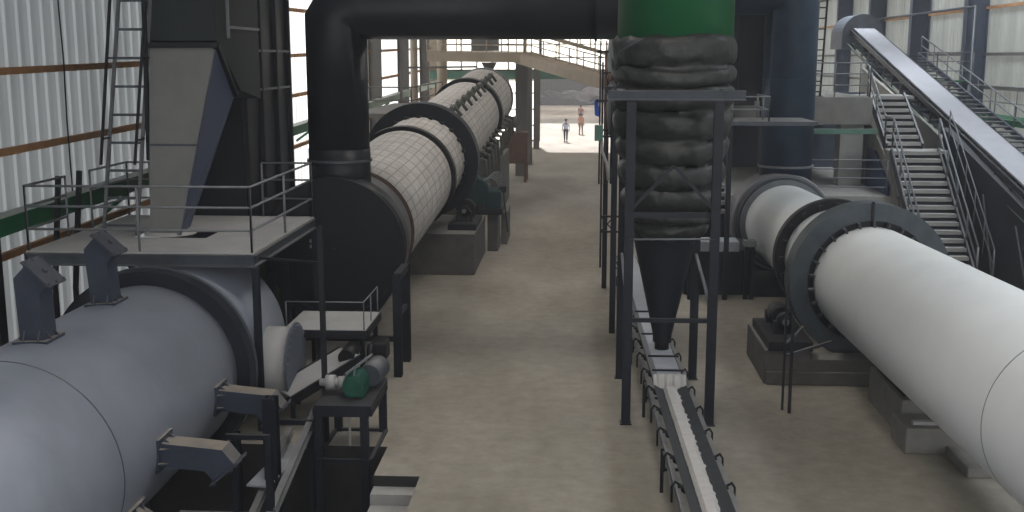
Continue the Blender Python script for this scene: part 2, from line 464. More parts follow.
# daylight outside
# second hall beyond the yard
sh = MB()
sh.box(-40, 40, 116, 190, 9, 9.3); sh.box(-40, 40, 188, 188.4, -.01, 9); sh.box(-40, 40, 116, 116.4, 5.5, 9)
for x in (-24, -12, 12, 24): sh.box(x - .3, x + .3, 116, 116.5, 0, 9)
shh = sh.build('wall_yard', 'beige'); shh['kind'] = 'structure'; shh.name = 'wall_outside'

# ------------------------------------------------------------------ near left drum with chutes
cx, cz, R = -6.868, 1.185, 1.44
dr = thing('rotary_cooler', (cx, 10, -1.6), 'large bare metal rotary drum in the left foreground with bent box chutes on its shell', 'drum')
MB().lathe([(.3, 3), (R, 3.0), (R, 17.4), (.3, 17.4)], (cx, 0, cz), (0, 1, 0), 128, smooth=False).build('shell', 'silver', dr)
for p in dr.children[0].data.polygons: p.use_smooth = abs(p.normal.y) < .5
for y in (12.35, 6.0):
    MB().ring((cx, y, cz), (0, 1, 0), R - .01, R + .006, .02, 96).build('weld_seam', 'greysteel', dr)
MB().ring((cx, 16.85, cz), (0, 1, 0), R - .02, 1.66, .30, 96).build('riding_ring', 'darktyre', dr)
MB().ring((cx, 17.16, cz), (0, 1, 0), R - .02, 1.69, .03, 96).build('seal_flange', 'greysteel', dr)

def chute_geo(th, y):
    """bent box chute standing on the shell at angle th, elbow turning clockwise"""
    th = math.radians(th)
    rad = V((math.cos(th), 0, math.sin(th))); tan = V((math.sin(th), 0, -math.cos(th)))
    o = V((cx, y, cz)) + rad * (R - .03)
    def P2(t, r, dy=0): return o + tan * t + rad * r + V((0, dy, 0))
    hw = .16; hd_y = .17
    b = MB()
    prof = [(-hw, 0), (hw, 0), (hw, .64), (.28, .77), (.02, 1.03), (-hw, .86)]
    b.prism([P2(t, r, -hd_y) for t, r in prof], (0, 2 * hd_y, 0))
    body = b.build('inlet_chute', 'chute', dr)
    f = MB()   # base flange and gussets
    f.prism([P2(-.23, .0, -.25), P2(.23, .0, -.25), P2(.23, .05, -.25), P2(-.23, .05, -.25)], (0, .50, 0))
    for tt in (-1, 1):
        for dy in (-.10, .10):
            f.prism([P2(tt * hw, .05, dy), P2(tt * .225, .05, dy), P2(tt * hw, .14, dy)], (0, .015, 0))
    for dy in (-1, 1):
        for tt in (-.1, .1):
            f.prism([P2(tt, .05, dy * hd_y), P2(tt, .05, dy * .25), P2(tt, .17, dy * hd_y)], tan * .015)
    f.build('base_flange', 'chute', body)
    e = MB()
    c2 = V((.15, .90)); dn = (.7071, .7071); pn = (.7071, -.7071)
    q = [(c2[0] + pn[0] * s * .235 + dn[0] * k, c2[1] + pn[1] * s * .235 + dn[1] * k) for s, k in ((-1, 0), (1, 0), (1, .03), (-1, .03))]
    e.prism([P2(t, r, -.235) for t, r in q], (0, .47, 0))
    ctr = P2(c2[0], c2[1]); nd = tan * dn[0] + rad * dn[1]
    e.tube(ctr + nd * .02, ctr + nd * .07, .035, n=8)
    for s in (-1, 1):
        for dy in (-.2, 0, .2):
            pp = ctr + (tan * pn[0] + rad * pn[1]) * (.2 * s) + V((0, dy, 0))
            e.tube(pp + nd * .02, pp + nd * .05, .018, n=6)
    e.build('end_flange', 'plate', body)
for y, y2, th2 in ((13.65, 13.45, 92), (16.0, 15.65, 94)):
    chute_geo(th2, y2)
    for th in (-5, -90, 180): chute_geo(th, y)
for th in (-32, 148): chute_geo(th, 12.9)

# static hood behind it
XM, YM, ZM = -4.86, 18.3, .98
hd = thing('drum_hood', (cx, 18.5, 0), 'pale round discharge hood under the steel platform with a bolted side manhole', 'hood')
MB().lathe([(1.2, 17.22), (1.50, 17.22), (1.50, 17.5), (1.60, 17.52), (1.60, 19.3), (.01, 19.3)], (cx, 0, cz), (0, 1, 0), 96).build('casing', 'hood', hd)
for p in hd.children[0].data.polygons: p.use_smooth = abs(p.normal.y) < .5
MB().tube((-5.7, YM, ZM), (XM, YM, ZM), .62, n=48).build('manhole_neck', 'deck', hd)
mc = MB().disc((XM, YM, ZM), (1, 0, 0), .70, .035, 48).build('manhole_cover', 'cover_blue', hd)
for i in range(28):
    a = 2 * PI * i / 28; bo = MB(); bo.tube((XM - .02, YM + .65 * math.cos(a), ZM + .65 * math.sin(a)), (XM + .06, YM + .65 * math.cos(a), ZM + .65 * math.sin(a)), .016, n=6)
    bo.build('cover_bolt', 'rail', mc)
for x in (-8.1, -5.5):
    MB().bar((x, 18.6, 0), (x, 18.6, 1.0), .25).build('leg', 'black', hd)

# ------------------------------------------------------------------ left platform
PX, PW, PY, PF, PZ = -5.27, -9.1, 17.5, 21.75, 3.05
pl = thing('steel_platform', (-7.2, 19.6, 0), 'dusty steel platform with grey railings above the foreground drum', 'platform')
d = MB()
hx0, hx1, hy0, hy1 = -7.95, -6.55, 18.95, 19.8
d.box(PW, hx0, PY, PF, PZ - .03, PZ); d.box(hx1, PX, PY, PF, PZ - .03, PZ)
d.box(hx0, hx1, PY, hy0, PZ - .03, PZ); d.box(hx0, hx1, hy1, PF, PZ - .03, PZ)
d.build('deck', 'deck', pl)
for a, b in (((PW, PY), (PX, PY)), ((PX, PY), (PX, PF)), ((PW, PF), (PX, PF)), ((PW, PY), (PW, PF))):
    mb = MB(); mb.chan((a[0], a[1], PZ - .14), (b[0], b[1], PZ - .14), .09, .2, .02, side=1)
    mb.build('edge_beam', 'greysteel', pl)
for x, y in ((PX + .02, PY + .02), (PW, PY), (PX, PF), (PW, PF)):
    mb = MB(); mb.hbeam((x, y, 0), (x, y, PZ - .24), .11, .11, .015); mb.build('leg', 'steel', pl)
railing(pl, [(PW + .03, 19.0, PZ), (PW + .03, PY + .03, PZ), (PX - .03, PY + .03, PZ), (PX - .03, PF - .03, PZ), (-6.3, PF - .03, PZ)], 1.08, (1.08, .74, .36), .022, 2.0)
railing(pl, [(PW + .03, 20.0, PZ), (PW + .03, PF - .03, PZ), (-8.6, PF - .03, PZ)], 1.08, (1.08, .74, .36), .022, 1.8)

# transfer chute on the platform
tc_ = thing('transfer_chute', (-7.6, 19.6, PZ), 'tapering grey sheet metal chute standing on the dusty steel platform', 'chute')
TL, TR, TB = V((-7.52, 19.3, 6.42)), V((-6.31, 19.3, 6.42)), V((-6.43, 20.6, 5.52))
TLB = V((-7.7, 20.6, 5.52))
BL, BR, BB, BLB = V((-7.60, 19.05, 3.08)), V((-7.04, 19.05, 3.08)), V((-7.16, 19.85, 3.08)), V((-7.68, 19.85, 3.08))
mb = MB(); mb.add([TL, TR, TB, TLB, BL, BR, BB, BLB], [(0, 1, 5, 4), (2, 3, 7, 6), (3, 0, 4, 7), (4, 5, 6, 7), (3, 2, 1, 0)])
mb.build('chute_body', mat('chute sheet', (.22, .215, .20), .6, .1, .1, 1.5), tc_)
MB().add([TR, TB, BB, BR, TR + V((-.02, 0, 0)), TB + V((-.02, 0, 0)), BB + V((-.02, 0, 0)), BR + V((-.02, 0, 0))], [(0, 1, 2, 3), (7, 6, 5, 4), (0, 3, 7, 4), (1, 5, 6, 2), (0, 4, 5, 1), (3, 2, 6, 7)]).build('shaded_side', mat('shaded chute sheet', (.085, .10, .155), .55, .1, .1, 1.5), tc_)  # same sheet as the body, its shade put into a darker blue colour
ML, MR = TL.lerp(BL, .52), TR.lerp(BR, .52)
MB().bar(ML + V((0, -.01, 0)), MR + V((-.0, -.01, 0)), .02, .035).build('seam_strip', 'greysteel', tc_)
fl_ = MB()
for a, b in ((TL, TR), (TR, TB)): fl_.bar(a + V((0, -.02, 0)), b + V((.02, -.02, 0)), .10, .09)
fl_.bar(TL, TLB, .08, .09); fl_.build('top_flange', 'black', tc_)
MB().lathe([(.3, 0), (.46, 0), (.44, .06), (.3, .06)], (-7.36, 19.42, 3.055), (0, 0, 1), 40, closed=True).build('base_ring', 'powder', tc_)

# dark tower with upper box
tw = thing('bucket_elevator', (-7.6, 23.6, 0), 'tall black plated tower with ribs and braces behind the grey chute', 'tower')
MB().box(-8.5, -6.68, 21.85, 25.5, 0, 11.5).build('casing', 'duct', tw)
ub = MB(); ub.prism([(-7.52, 19.3, 6.5), (-7.52, 19.3, 11), (-7.52, 21.9, 11), (-7.52, 21.9, 5.4), (-7.52, 20.6, 5.6)], (1.21, 0, 0))
ub.build('upper_box', mat('grey black plate', (.018, .024, .024), .55, 0, .2, 1), tw)
for y in (21.95, 23.1, 24.3, 25.4):
    MB().bar((-6.64, y, 0), (-6.64, y, 11.4), .1, .1).build('rib', 'black', tw)
for z in (5.55, 6.35, 7.6):
    MB().bar((-6.62, 21.9, z), (-6.62, 25.5, z), .03, .05).build('pipe', 'rail', tw)
MB().bar((-6.58, 21.9, 6.9), (-6.58, 24.6, 9.4), .09).build('brace', 'black', tw)
MB().bar((-6.0, 25.6, 6.9), (-6.0, 28.2, 9.4), .10).build('brace', 'black', tw)
fr = MB(); fr.bar((-6.28, 19.9, 6.55), (-6.28, 19.9, 10), .05); fr.bar((-6.28, 19.9, 6.75), (-6.28, 21.8, 6.75), .05); fr.bar((-6.28, 19.9, 7.5), (-6.28, 21.8, 7.5), .03)
fr.build('side_frame', 'rail', tw)

# caged ladder
ld = thing('caged_ladder', (-8.2, 19.2, PZ), 'steel ladder with side guard bars leaning in front of the pale left wall', 'ladder')
b0, b1, t0, t1 = V((-8.52, 19.2, PZ)), V((-7.90, 19.2, PZ)), V((-7.80, 19.35, 9.0)), V((-7.25, 19.35, 9.0))
for a, b in ((b0, t0), (b1, t1)): MB().bar(a, b, .06, .04).build('side_rail', mat('ladder grey', (.13, .135, .14), .6), ld)
for i in range(12):
    k = (i + .35) / 12; MB().bar(b0.lerp(t0, k), b1.lerp(t1, k), .035, .045).build('rung', 'greysteel', ld)
for p0, p1 in (((-8.22, 18.6, 4.38), (-7.65, 18.6, 9.0)), ((-7.62, 18.6, 4.38), (-7.03, 18.6, 9.0))):
    MB().bar(p0, p1, .035, .06).build('cage_bar', 'black', ld)
for z in (4.8, 6.2, 7.7):
    k = (z - PZ) / (9 - PZ); p0, p1 = b0.lerp(t0, k), b1.lerp(t1, k); kk = (z - 4.38) / 4.62
    q0 = V((-8.22, 18.6, 4.38)).lerp(V((-7.65, 18.6, 9)), kk); q1 = V((-7.62, 18.6, 4.38)).lerp(V((-7.03, 18.6, 9)), kk)
    h1 = MB().pipe([p0, p0.lerp(q0, .3) + V((-.06, 0, 0)), q0], .018, 6).build('cage_arm', 'black', ld)
    h1 = MB().pipe([p1, p1.lerp(q1, .3) + V((.06, 0, 0)), q1], .018, 6).build('cage_arm', 'black', ld)
pp = MB(); pp.bar((-7.62, 19.25, 4.4), (-7.50, 19.25, 9), .07)
solo(pp, 'standpipe', 'black', 'upright black bar running along the left side of the grey chute', 'pipe')
for x0, x1, z0, z1, lab in ((-9.64, -9.43, 2.2, 4.08, 'dark leaning post left of the pair beyond the platform railing'), (-9.25, -9.03, 2.6, 4.18, 'dark leaning post right of the pair beyond the platform railing')):
    mb = MB(); mb.bar((x0, 19.5, 2.0), (x1, 19.5, z1), .08); mb.bar((x0, 19.5, 0), (x0, 19.5, 2.04), .08)
    solo(mb, 'leaning_post', 'black', lab, 'post')

# green beam along left wall
gb = thing('crane_beam', (-9.8, 30, 2.8), 'long green beam with a pale dusty top running along the left wall', 'beam')
a, b = V((-9.85, 10, 3.36)), V((-9.6, 77, 4.65))
MB().bar(a, b, .36, .05).build('top_flange', 'greenbeam', gb)
MB().bar(a + V((.13, 0, -.14)), b + V((.13, 0, -.14)), .03, .26).build('web', 'greenbeam', gb)
MB().bar(a + V((.0, 0, -.28)), b + V((.0, 0, -.28)), .3, .03).build('bottom_flange', 'greenbeam', gb)
for i in range(8):
    p = a.lerp(b, (i + .6) / 8); MB().bar(p + V((0, 0, -.35)), (XL + .1, p.y, p.z - .75), .08).build('bracket', 'greenbeam', gb)

# ------------------------------------------------------------------ insulated drum in the middle
A0, A1 = V((-4.92, 22.0, 2.36)), V((-4.30, 51.5, 4.40))
ax = (A1 - A0).normalized()
def onax(y): return A0 + ax * ((y - A0.y) / ax.y)
RS = 1.34
dy = thing('rotary_dryer', (-4.5, 36, 0), 'long insulated rotary drum in squared beige blanket running down the left side', 'drum')
o = onax(23.6); L = (onax(51.5) - o).length
MB().lathe([(RS, 0), (RS, L)], o, ax, 96, smooth=True, uv=True).build('insulated_shell', 'quilt', dy, recalc=True)
MB().lathe([(.2, 0), (RS - .01, 0), (RS - .01, 1.2)], onax(22.4), ax, 96, smooth=True).build('bare_shell_end', 'greyband', dy)
MB().ring(onax(23.5), ax, RS - .02, RS + .035, .05).build('brown_edge_band', 'brown', dy)
MB().ring(onax(23.58), ax, RS - .02, RS + .04, .05).build('edge_band', 'gear', dy)
MB().disc(onax(51.4), ax, RS + .02, .2, 72).build('end_plate', 'greyband', dy)
MB().ring(onax(33.0), ax, RS - .05, 1.75, .55, 96).build('riding_ring', 'darktyre', dy)
pads = MB()
for i in range(24):
    a_ = 2 * PI * i / 24; r_ = V((math.cos(a_), 0, math.sin(a_))) * (RS + .02)
    pads.bar(onax(32.7) + r_, onax(33.9) + r_, .12, .08)
pads.build('ring_pads', 'darktyre', dy)
g_ = MB(); g_.ring(onax(30.0), ax, RS - .02, 1.45, .3, 96)
g_.build('girth_gear', 'gear', dy)
MB().ring(onax(44.5), ax, RS - .05, 1.48, .5, 96).build('riding_ring', 'gear', dy)
MB().ring(onax(50.9), ax, RS - .05, 1.40, .3, 96).build('end_band', 'greyband', dy)
# beating arms: rows along the top right and lower right
s = (0, 0, 1); sd = ax.cross(V((0, 0, 1))).normalized(); uu = sd.cross(ax).normalized()
for k in range(9):
    y = 35.2 + k * 1.5
    a_ = math.radians(62); nrm = sd * math.cos(a_) + uu * math.sin(a_); tn = sd * math.sin(a_) - uu * math.cos(a_)
    mb = MB(); base = onax(y) + nrm * (RS - .03)
    mb.bar(base, base + nrm * .32, .10, .2); mb.bar(base + nrm * .3 - ax * .5, base + nrm * .3 + ax * .35 , .09); mb.tube(base + nrm * .3 + ax * .1, base + nrm * .12 + ax * .1 + tn * .35, .055, n=8)
    mb.build('knocker', mat('knocker grey green', (.12, .125, .11), .7) if k == 0 else bpy.data.materials['knocker grey green'], dy)
for k in range(11):
    y = 36.5 + k * 1.15
    a_ = math.radians(-18); nrm = sd * math.cos(a_) + uu * math.sin(a_); tn = sd * math.sin(a_) - uu * math.cos(a_)
    mb = MB(); base = onax(y) + nrm * (RS - .03)
    mb.pipe([base, base + nrm * .38, base + nrm * .60 + tn * .6, base + nrm * .35 + tn * .95], .05, 8)
    mb.bar(base + nrm * .25 - ax * .25, base + nrm * .25 + ax * .25, .07)
    mb.build('knocker', bpy.data.materials['knocker grey green'], dy)

# black feed hood and its legs
fh = thing('feed_hood', (-4.7, 21, 0), 'black round feed hood closing the near end of the insulated drum', 'hood')
MB().lathe([(.01, 0), (1.45, 0), (1.45, .6), (1.2, .6)], onax(21.95), ax, 96).build('end_casing', 'duct', fh)
for p in fh.children[0].data.polygons: p.use_smooth = abs(p.normal.y) < .5
MB().lathe([(1.38, 0), (1.47, 0), (1.47, .04), (1.38, .04)], onax(21.92), ax, 96, closed=True).build('rim', 'black', fh)
hb = MB(); hb.prism([(-6.1, 22.05, 1.45), (-3.75, 22.05, 1.45), (-4.2, 22.05, .8), (-5.6, 22.05, .8)], (0, .5, 0)); hb.build('bottom_hopper', 'duct', fh)
for x in (-3.46, -5.95):
    for y in (20.85, 21.95):
        MB().hbeam((x, y, 0), (x, y, 2.05), .16, .16, .02).build('leg', 'steel', fh)
tie = MB()
tie.bar((-5.95, 20.9, .75), (-3.46, 20.9, .75), .1); tie.bar((-3.46, 20.85, 1.2), (-3.46, 21.95, 1.2), .08); tie.bar((-3.46, 20.85, 2.0), (-3.46, 21.95, 2.0), .14)
tie.build('tie_beam', 'steel', fh)
lab = MB()
for z in (3.42, 3.53): lab.box(-5.42, -5.28, 21.9, 21.94, z - 1.05, z - .98)
lab.build('name_plates', 'powder', fh)

# black duct rising from the hood
du = thing('exhaust_duct', (-4.74, 21.3, 3.6), 'thick black exhaust duct rising from the feed hood and turning right overhead', 'duct')
r = .64; zc = 7.2; xd = -4.93; yd = 22.75
MB().tube((xd, yd, 3.4), (xd, yd, 4.35), r, n=48).build('collar', 'duct', du)
MB().pipe([(xd, yd, 4.30), (xd, yd, zc - .30), (xd + .14, yd, zc - .08), (xd + .42, yd, zc), (1.0, yd, zc)], r - .01, 48).build('pipe_run', 'duct', du)
MB().ring((xd, yd, 4.08), (0, 0, 1), r - .01, r + .035, .05, 48).build('flange', 'greysteel', du)
MB().ring((.35, yd, zc), (1, 0, 0), r - .01, r + .035, .05, 48).build('flange', 'black', du)
MB().tube((1.5, yd, zc), (.9, yd, zc), r, n=32).build('end_piece', 'duct', du)
# ------------------------------------------------------------------ roller stations and piers (left)
def pier(x0, x1, y0, y1, z, label, group=None, m='shadeconc'):
    mb = MB(); mb.box(x0, x1, y0, y1, 0, z)
    return solo(mb, 'concrete_pier', m, label, 'pier', group, bevel=.02)
pier(-6.6, -2.9, 31.2, 35.0, 1.2, 'grey concrete pier under the large dark ring of the insulated drum')
pier(-2.85, -2.5, 35.2, 36.2, 1.25, 'narrow concrete pier right under the teal motor')
pier(-2.5, -2.3, 36.6, 38.4, 1.1, 'narrow concrete pier just behind the teal motor, nearest the aisle')
pier(-5.6, -3.0, 43.6, 49.5, 2.2, 'far concrete pier under the second ring of the insulated drum')

def roller_station(x, y, z, rr, ringr, cxr, label, ztop=None, half=.55):
    t = thing('roller_station', (x, y, z), label, 'roller')
    MB().box(x - .42, x + .42, y - 1.1, y + .9, z, z + .18).build('base_frame', 'black', t, bevel=.01)
    MB().tube((x, y - .1, z + .2 + rr), (x, y + .42, z + .2 + rr), rr, n=32).build('roller', 'gear', t)
    for yy in (y - .38, y + .58):
        b = MB(); b.box(x - .22, x + .22, yy - .1, yy + .1, z + .18, z + .2 + rr); b.tube((x, yy - .1, z + .2 + rr), (x, yy + .1, z + .2 + rr), .17, n=16)
        b.build('bearing_block', 'black', t)
    MB().tube((x, y - .5, z + .2 + rr), (x, y + .7, z + .2 + rr), .07, n=12).build('shaft', 'rail', t)
    return t
roller_station(-3.33, 33.0, 1.2, .28, 0, 0, 'dark support roller on the concrete pier right of the big dark ring')
roller_station(-6.08, 33.0, 1.2, .28, 0, 0, 'dark support roller on the concrete pier hidden left of the big dark ring')
roller_station(-3.42, 44.6, 2.2, .25, 0, 0, 'dark support roller beneath the farther ring of the insulated drum')

# teal drive motor
dm = thing('drive_motor', (-2.9, 35.6, 1.25), 'teal drive motor with gearbox and loose hoses beside the big dark ring', 'motor')
MB().box(-3.75, -2.35, 34.9, 36.5, 1.25, 1.42).build('base_frame', 'black', dm)
m_ = MB(); m_.tube((-3.25, 35.0, 1.95), (-3.25, 36.1, 1.95), .45, n=28); m_.tube((-3.25, 36.1, 1.95), (-3.25, 36.3, 1.95), .36, n=20)
for i in range(20):
    a_ = 2 * PI * i / 20; m_.bar((-3.25 + .46 * math.cos(a_), 35.1, 1.95 + .46 * math.sin(a_)), (-3.25 + .46 * math.cos(a_), 36.0, 1.95 + .46 * math.sin(a_)), .03)
m_.build('motor_body', 'teal', dm)
MB().box(-2.9, -2.4, 35.0, 36.2, 1.42, 2.0).build('gearbox', 'teal', dm, bevel=.04)
h_ = MB()
for k in range(4):
    pts = [(-2.75 + .28 * math.cos(q / 7 * PI) + .05 * k, 35.3 + .12 * k, 2.0 + (.4 + .05 * k) * math.sin(q / 7 * PI)) for q in range(8)]
    h_.pipe(pts, .022, 6)
h_.build('hoses', 'rail', dm)
lg = MB(); lg.bar((-2.35, 35.6, 1.95), (-2.2, 35.45, .6), .05); lg.box(-2.5, -2.25, 35.4, 35.75, 1.9, 2.1)
lg.build('drain_pipe', 'black', dm)

# ------------------------------------------------------------------ motor stand near left, green gear motor
ms = thing('motor_stand', (-3.6, 17.2, 0), 'black steel stand at the pit edge carrying the small green gear motor', 'stand')
MB().box(-4.0, -3.12, 16.1, 17.65, .86, .92).build('table_plate', 'steel', ms)
rm = MB()
for a, b in (((-4.0, 16.15), (-3.15, 16.15)), ((-3.15, 16.15), (-3.15, 17.6)), ((-4.0, 17.6), (-3.15, 17.6)), ((-4.0, 16.15), (-4.0, 17.6))):
    rm.bar((a[0], a[1], .80), (b[0], b[1], .80), .08, .12); rm.bar((a[0], a[1], .02), (b[0], b[1], .02), .06, .05)
rm.build('frame_rails', 'steel', ms)
for x, y, z in ((-3.96, 16.2, -1.6), (-3.24, 16.2, -1.6), (-3.96, 17.6, 0), (-3.2, 17.6, 0)):
    MB().hbeam((x, y, z), (x, y, .86), .12, .12, .02).build('leg', 'steel', ms)
MB().bar((-3.62, 16.9, .0), (-3.62, 16.9, .86), .035).build('stay_rod', 'powder', ms)
gm = thing('gear_motor', (-3.55, 16.8, .92), 'small green gear motor with pale coupling on the black stand', 'motor')
MB().box(-3.62, -3.30, 16.5, 17.0, .92, 1.18).build('gearbox', 'motorgreen', gm, bevel=.03)
g2 = MB()
for i in range(7): g2.tube((-3.46, 16.45 + i * .08, 1.12), (-3.46, 16.49 + i * .08, 1.12), .17, n=20)
g2.tube((-3.46, 16.42, 1.12), (-3.46, 17.0, 1.12), .14, n=20); g2.build('finned_housing', 'motorgreen', gm)
MB().tube((-3.30, 17.0, 1.14), (-3.22, 17.45, 1.18), .19, n=24).build('motor_body', 'greysteel', gm)
c_ = MB(); c_.tube((-4.05, 16.75, 1.10), (-3.6, 16.75, 1.10), .06, n=14); c_.tube((-3.95, 16.75, 1.10), (-3.8, 16.75, 1.10), .12, n=18); c_.tube((-3.75, 16.75, 1.10), (-3.65, 16.75, 1.10), .10, n=18)
c_.build('coupling', 'deck', gm)
l_ = MB(); l_.bar((-3.6, 16.6, 1.28), (-3.3, 17.3, 1.42), .03); l_.bar((-3.45, 16.5, 1.28), (-3.42, 16.5, 1.45), .02); l_.build('cable_clips', 'rail', gm)

# little deck and sloping belt behind the stand
sd_ = thing('small_deck', (-4.4, 19.4, 0), 'small dusty walkway deck with thin rail under the black feed hood', 'platform')
MB().box(-5.2, -3.72, 18.9, 20.35, 1.38, 1.42).build('deck', 'deck', sd_)
e_ = MB(); e_.bar((-5.2, 18.9, 1.34), (-3.72, 18.9, 1.34), .06, .14); e_.bar((-3.72, 18.9, 1.34), (-3.72, 20.35, 1.34), .06, .14); e_.build('edge_beam', 'black', sd_)
for x in (-5.0, -3.8):
    for y in (19.0, 20.3): MB().bar((x, y, 0), (x, y, 1.3), .08).build('leg', 'black', sd_)
railing(sd_, [(-5.15, 18.93, 1.42), (-3.75, 18.93, 1.42), (-3.75, 20.3, 1.42)], .5, (.5,), .012, .75, 'rail')
ib = thing('sloping_conveyor', (-4.5, 18, .3), 'short sloping belt conveyor with pale dusty belt beside the pit', 'conveyor')
a, b = V((-4.95, 17.75, .60)), V((-3.95, 18.6, 1.10))
MB().bar(a, b, .65, .03).build('belt', 'deck', ib)
for q in (-.36, .36):
    dd, sx_, ux_, LL = frame_from(a, b); MB().bar(a + sx_ * q + ux_ * -.06, b + sx_ * q + ux_ * -.06, .05, .16).build('side_channel', 'black', ib)
for k in (.15, .85):
    p = a.lerp(b, k); MB().bar((p.x, p.y, 0), (p.x, p.y, p.z - .1), .08).build('leg', 'black', ib)
MB().tube(b + V((.0, -.33, -.02)), b + V((.0, .33, -.02)), .14, n=20).build('head_pulley', 'gear', ib)
bm_ = thing('gear_drive', (-3.57, 19.45, 0), 'black chain drive unit beside the small walkway deck', 'machine')
g3 = MB(); g3.box(-3.72, -3.42, 19.2, 19.7, .75, 1.1); g3.build('housing', 'gear', bm_, bevel=.04)
MB().tube((-3.72, 19.1, .95), (-3.62, 19.1, .95), .16, n=20).build('sprocket', 'gear', bm_)
MB().bar((-3.57, 19.45, 0), (-3.57, 19.45, .75), .16).build('pedestal', 'black', bm_)

# frame in the pit
fp = thing('support_frame', (-4.5, 15.3, -1.6), 'dark steel support frame standing in the pit right of the foreground drum', 'frame')
for x, y, z1, w in ((-4.12, 14.0, 1.15, .09), (-4.12, 16.3, .55, .10), (-4.45, 15.3, 1.3, .2), (-5.3, 16.3, .4, .1), (-4.6, 14.0, 1.1, .08)):
    MB().hbeam((x, y, -1.6), (x, y, z1), w, w, .015).build('post', 'steel', fp)
MB().chan((-4.12, 13.6, -.05), (-4.12, 16.7, .62), .10, .16, .015).build('sloping_channel', 'greysteel', fp)
MB().chan((-4.55, 13.6, -.45), (-4.55, 16.7, .30), .10, .12, .015).build('inner_channel', 'greysteel', fp)
MB().bar((-5.4, 14.0, .02), (-4.1, 14.0, .02), .07).build('cross_beam', 'greysteel', fp)
MB().bar((-4.7, 14.0, 1.15), (-4.1, 14.0, 1.15), .07).build('top_beam', 'steel', fp)
MB().bar((-4.8, 16.3, .58), (-4.0, 16.3, .58), .08).build('top_beam', 'steel', fp)
MB().bar((-4.6, 15.0, .03), (-4.4, 16.6, .10), .35, .03).build('tray', 'cover', fp)
tp = MB(); tp.hbeam((-4.02, 16.95, -.0), (-4.02, 16.95, 3.6), .08, .08, .012)
tp.bar((-4.06, 16.95, 3.0), (-5.2, 17.6, 2.95), .04)
solo(tp, 'tall_post', 'black', 'thin tall black post rising past the green gear motor', 'post')

# ------------------------------------------------------------------ white drum on the right
def rax(y): return V((5.803 + .0084 * (y - 20), y, 1.889 - .0275 * (y - 20)))
rx = (rax(30) - rax(10)).normalized(); RR = 1.104
wd = thing('rotary_kiln', (5.6, 18, 0), 'long smooth white rotary drum running through the right foreground', 'drum')
L = (rax(31.6) - rax(4)).length
MB().lathe([(.1, 0), (RR, 0), (RR, L), (.1, L)], rax(4), rx, 128).build('shell', 'white', wd)
for p in wd.children[0].data.polygons: p.use_smooth = abs(p.normal.y) < .5
for y in (12.25, 6.5): MB().ring(rax(y), rx, RR - .01, RR + .004, .015, 96).build('weld_seam', 'rail', wd)
MB().ring(rax(21.6), rx, RR + .12, 1.57, .6, 96).build('riding_ring', 'tyre', wd)
MB().ring(rax(21.66), rx, RR - .02, RR + .14, .45, 96).build('ring_seat', 'gear', wd)
pd = MB(); 
s2 = rx.cross(V((0, 0, 1))).normalized(); u2 = s2.cross(rx).normalized()
for i in range(26):
    a_ = 2 * PI * (i + .5) / 26; nn = s2 * math.cos(a_) + u2 * math.sin(a_); tt = s2 * -math.sin(a_) + u2 * math.cos(a_)
    p = rax(21.48) + nn * (RR + .05)
    pd.bar(p, p + rx * .9, .03, .12, up=nn)
pd.build('ring_pads', 'greysteel', wd)
cl = MB(); a_ = math.radians(91); nn = s2 * math.cos(a_) + u2 * math.sin(a_); cl.bar(rax(21.58) + nn * 1.2, rax(21.58) + nn * 1.60, .05, .04); cl.build('split_joint', 'gear', wd)
gg = MB(); gg.ring(rax(24.8), rx, RR - .02, 1.33, .3, 96)
for i in range(20):
    a_ = 2 * PI * i / 20; nn = s2 * math.cos(a_) + u2 * math.sin(a_); gg.bar(rax(24.65) + nn * 1.16, rax(24.65) + nn * 1.26, .12, .08)
gg.build('girth_gear', 'gear', wd)
MB().ring(rax(31.2), rx, RR - .02, 1.30, .25, 96).build('end_ring', 'tyre', wd)
MB().ring(rax(31.05), rx, RR - .02, 1.24, .12, 96).build('end_ring_lip', 'rail', wd)

rh = thing('outlet_hood', (6.1, 32.4, 0), 'grey round hood at the far end of the white drum below the blue grey duct', 'hood')
MB().lathe([(1.1, 0), (1.38, 0), (1.42, .15), (1.42, 1.3), (.01, 1.3)], rax(31.5), rx, 96).build('casing', 'greyband', rh)
for p in rh.children[0].data.polygons: p.use_smooth = abs(p.normal.y) < .5
b5 = MB(); c5 = rax(32.1); b5.prism([(c5.x - 1.4, 31.65, 1.6), (c5.x + 1.4, 31.65, 1.6), (c5.x + 1.2, 31.65, .0), (c5.x - 1.2, 31.65, .0)], (0, 1.1, 0)); b5.build('bottom_hopper', 'steel', rh)
rd = thing('riser_duct', (6.07, 32.3, 2.8), 'thick blue grey vertical duct rising from the hood of the white drum', 'duct')
MB().pipe([(6.07, 32.3, 2.6), (6.07, 32.3, 7.6), (5.95, 32.3, 7.95), (5.5, 32.3, 8.15), (2.2, 32.3, 8.15)], .75, 48).build('pipe_run', 'bluesteel', rd)
MB().ring((6.07, 32.3, 3.1), (0, 0, 1), .74, .80, .06, 48).build('flange', 'rail', rd)
for z in (4.4, 5.6, 6.8): MB().ring((6.07, 32.3, z), (0, 0, 1), .74, .757, .02, 48).build('weld_seam', 'bluesteel', rd)

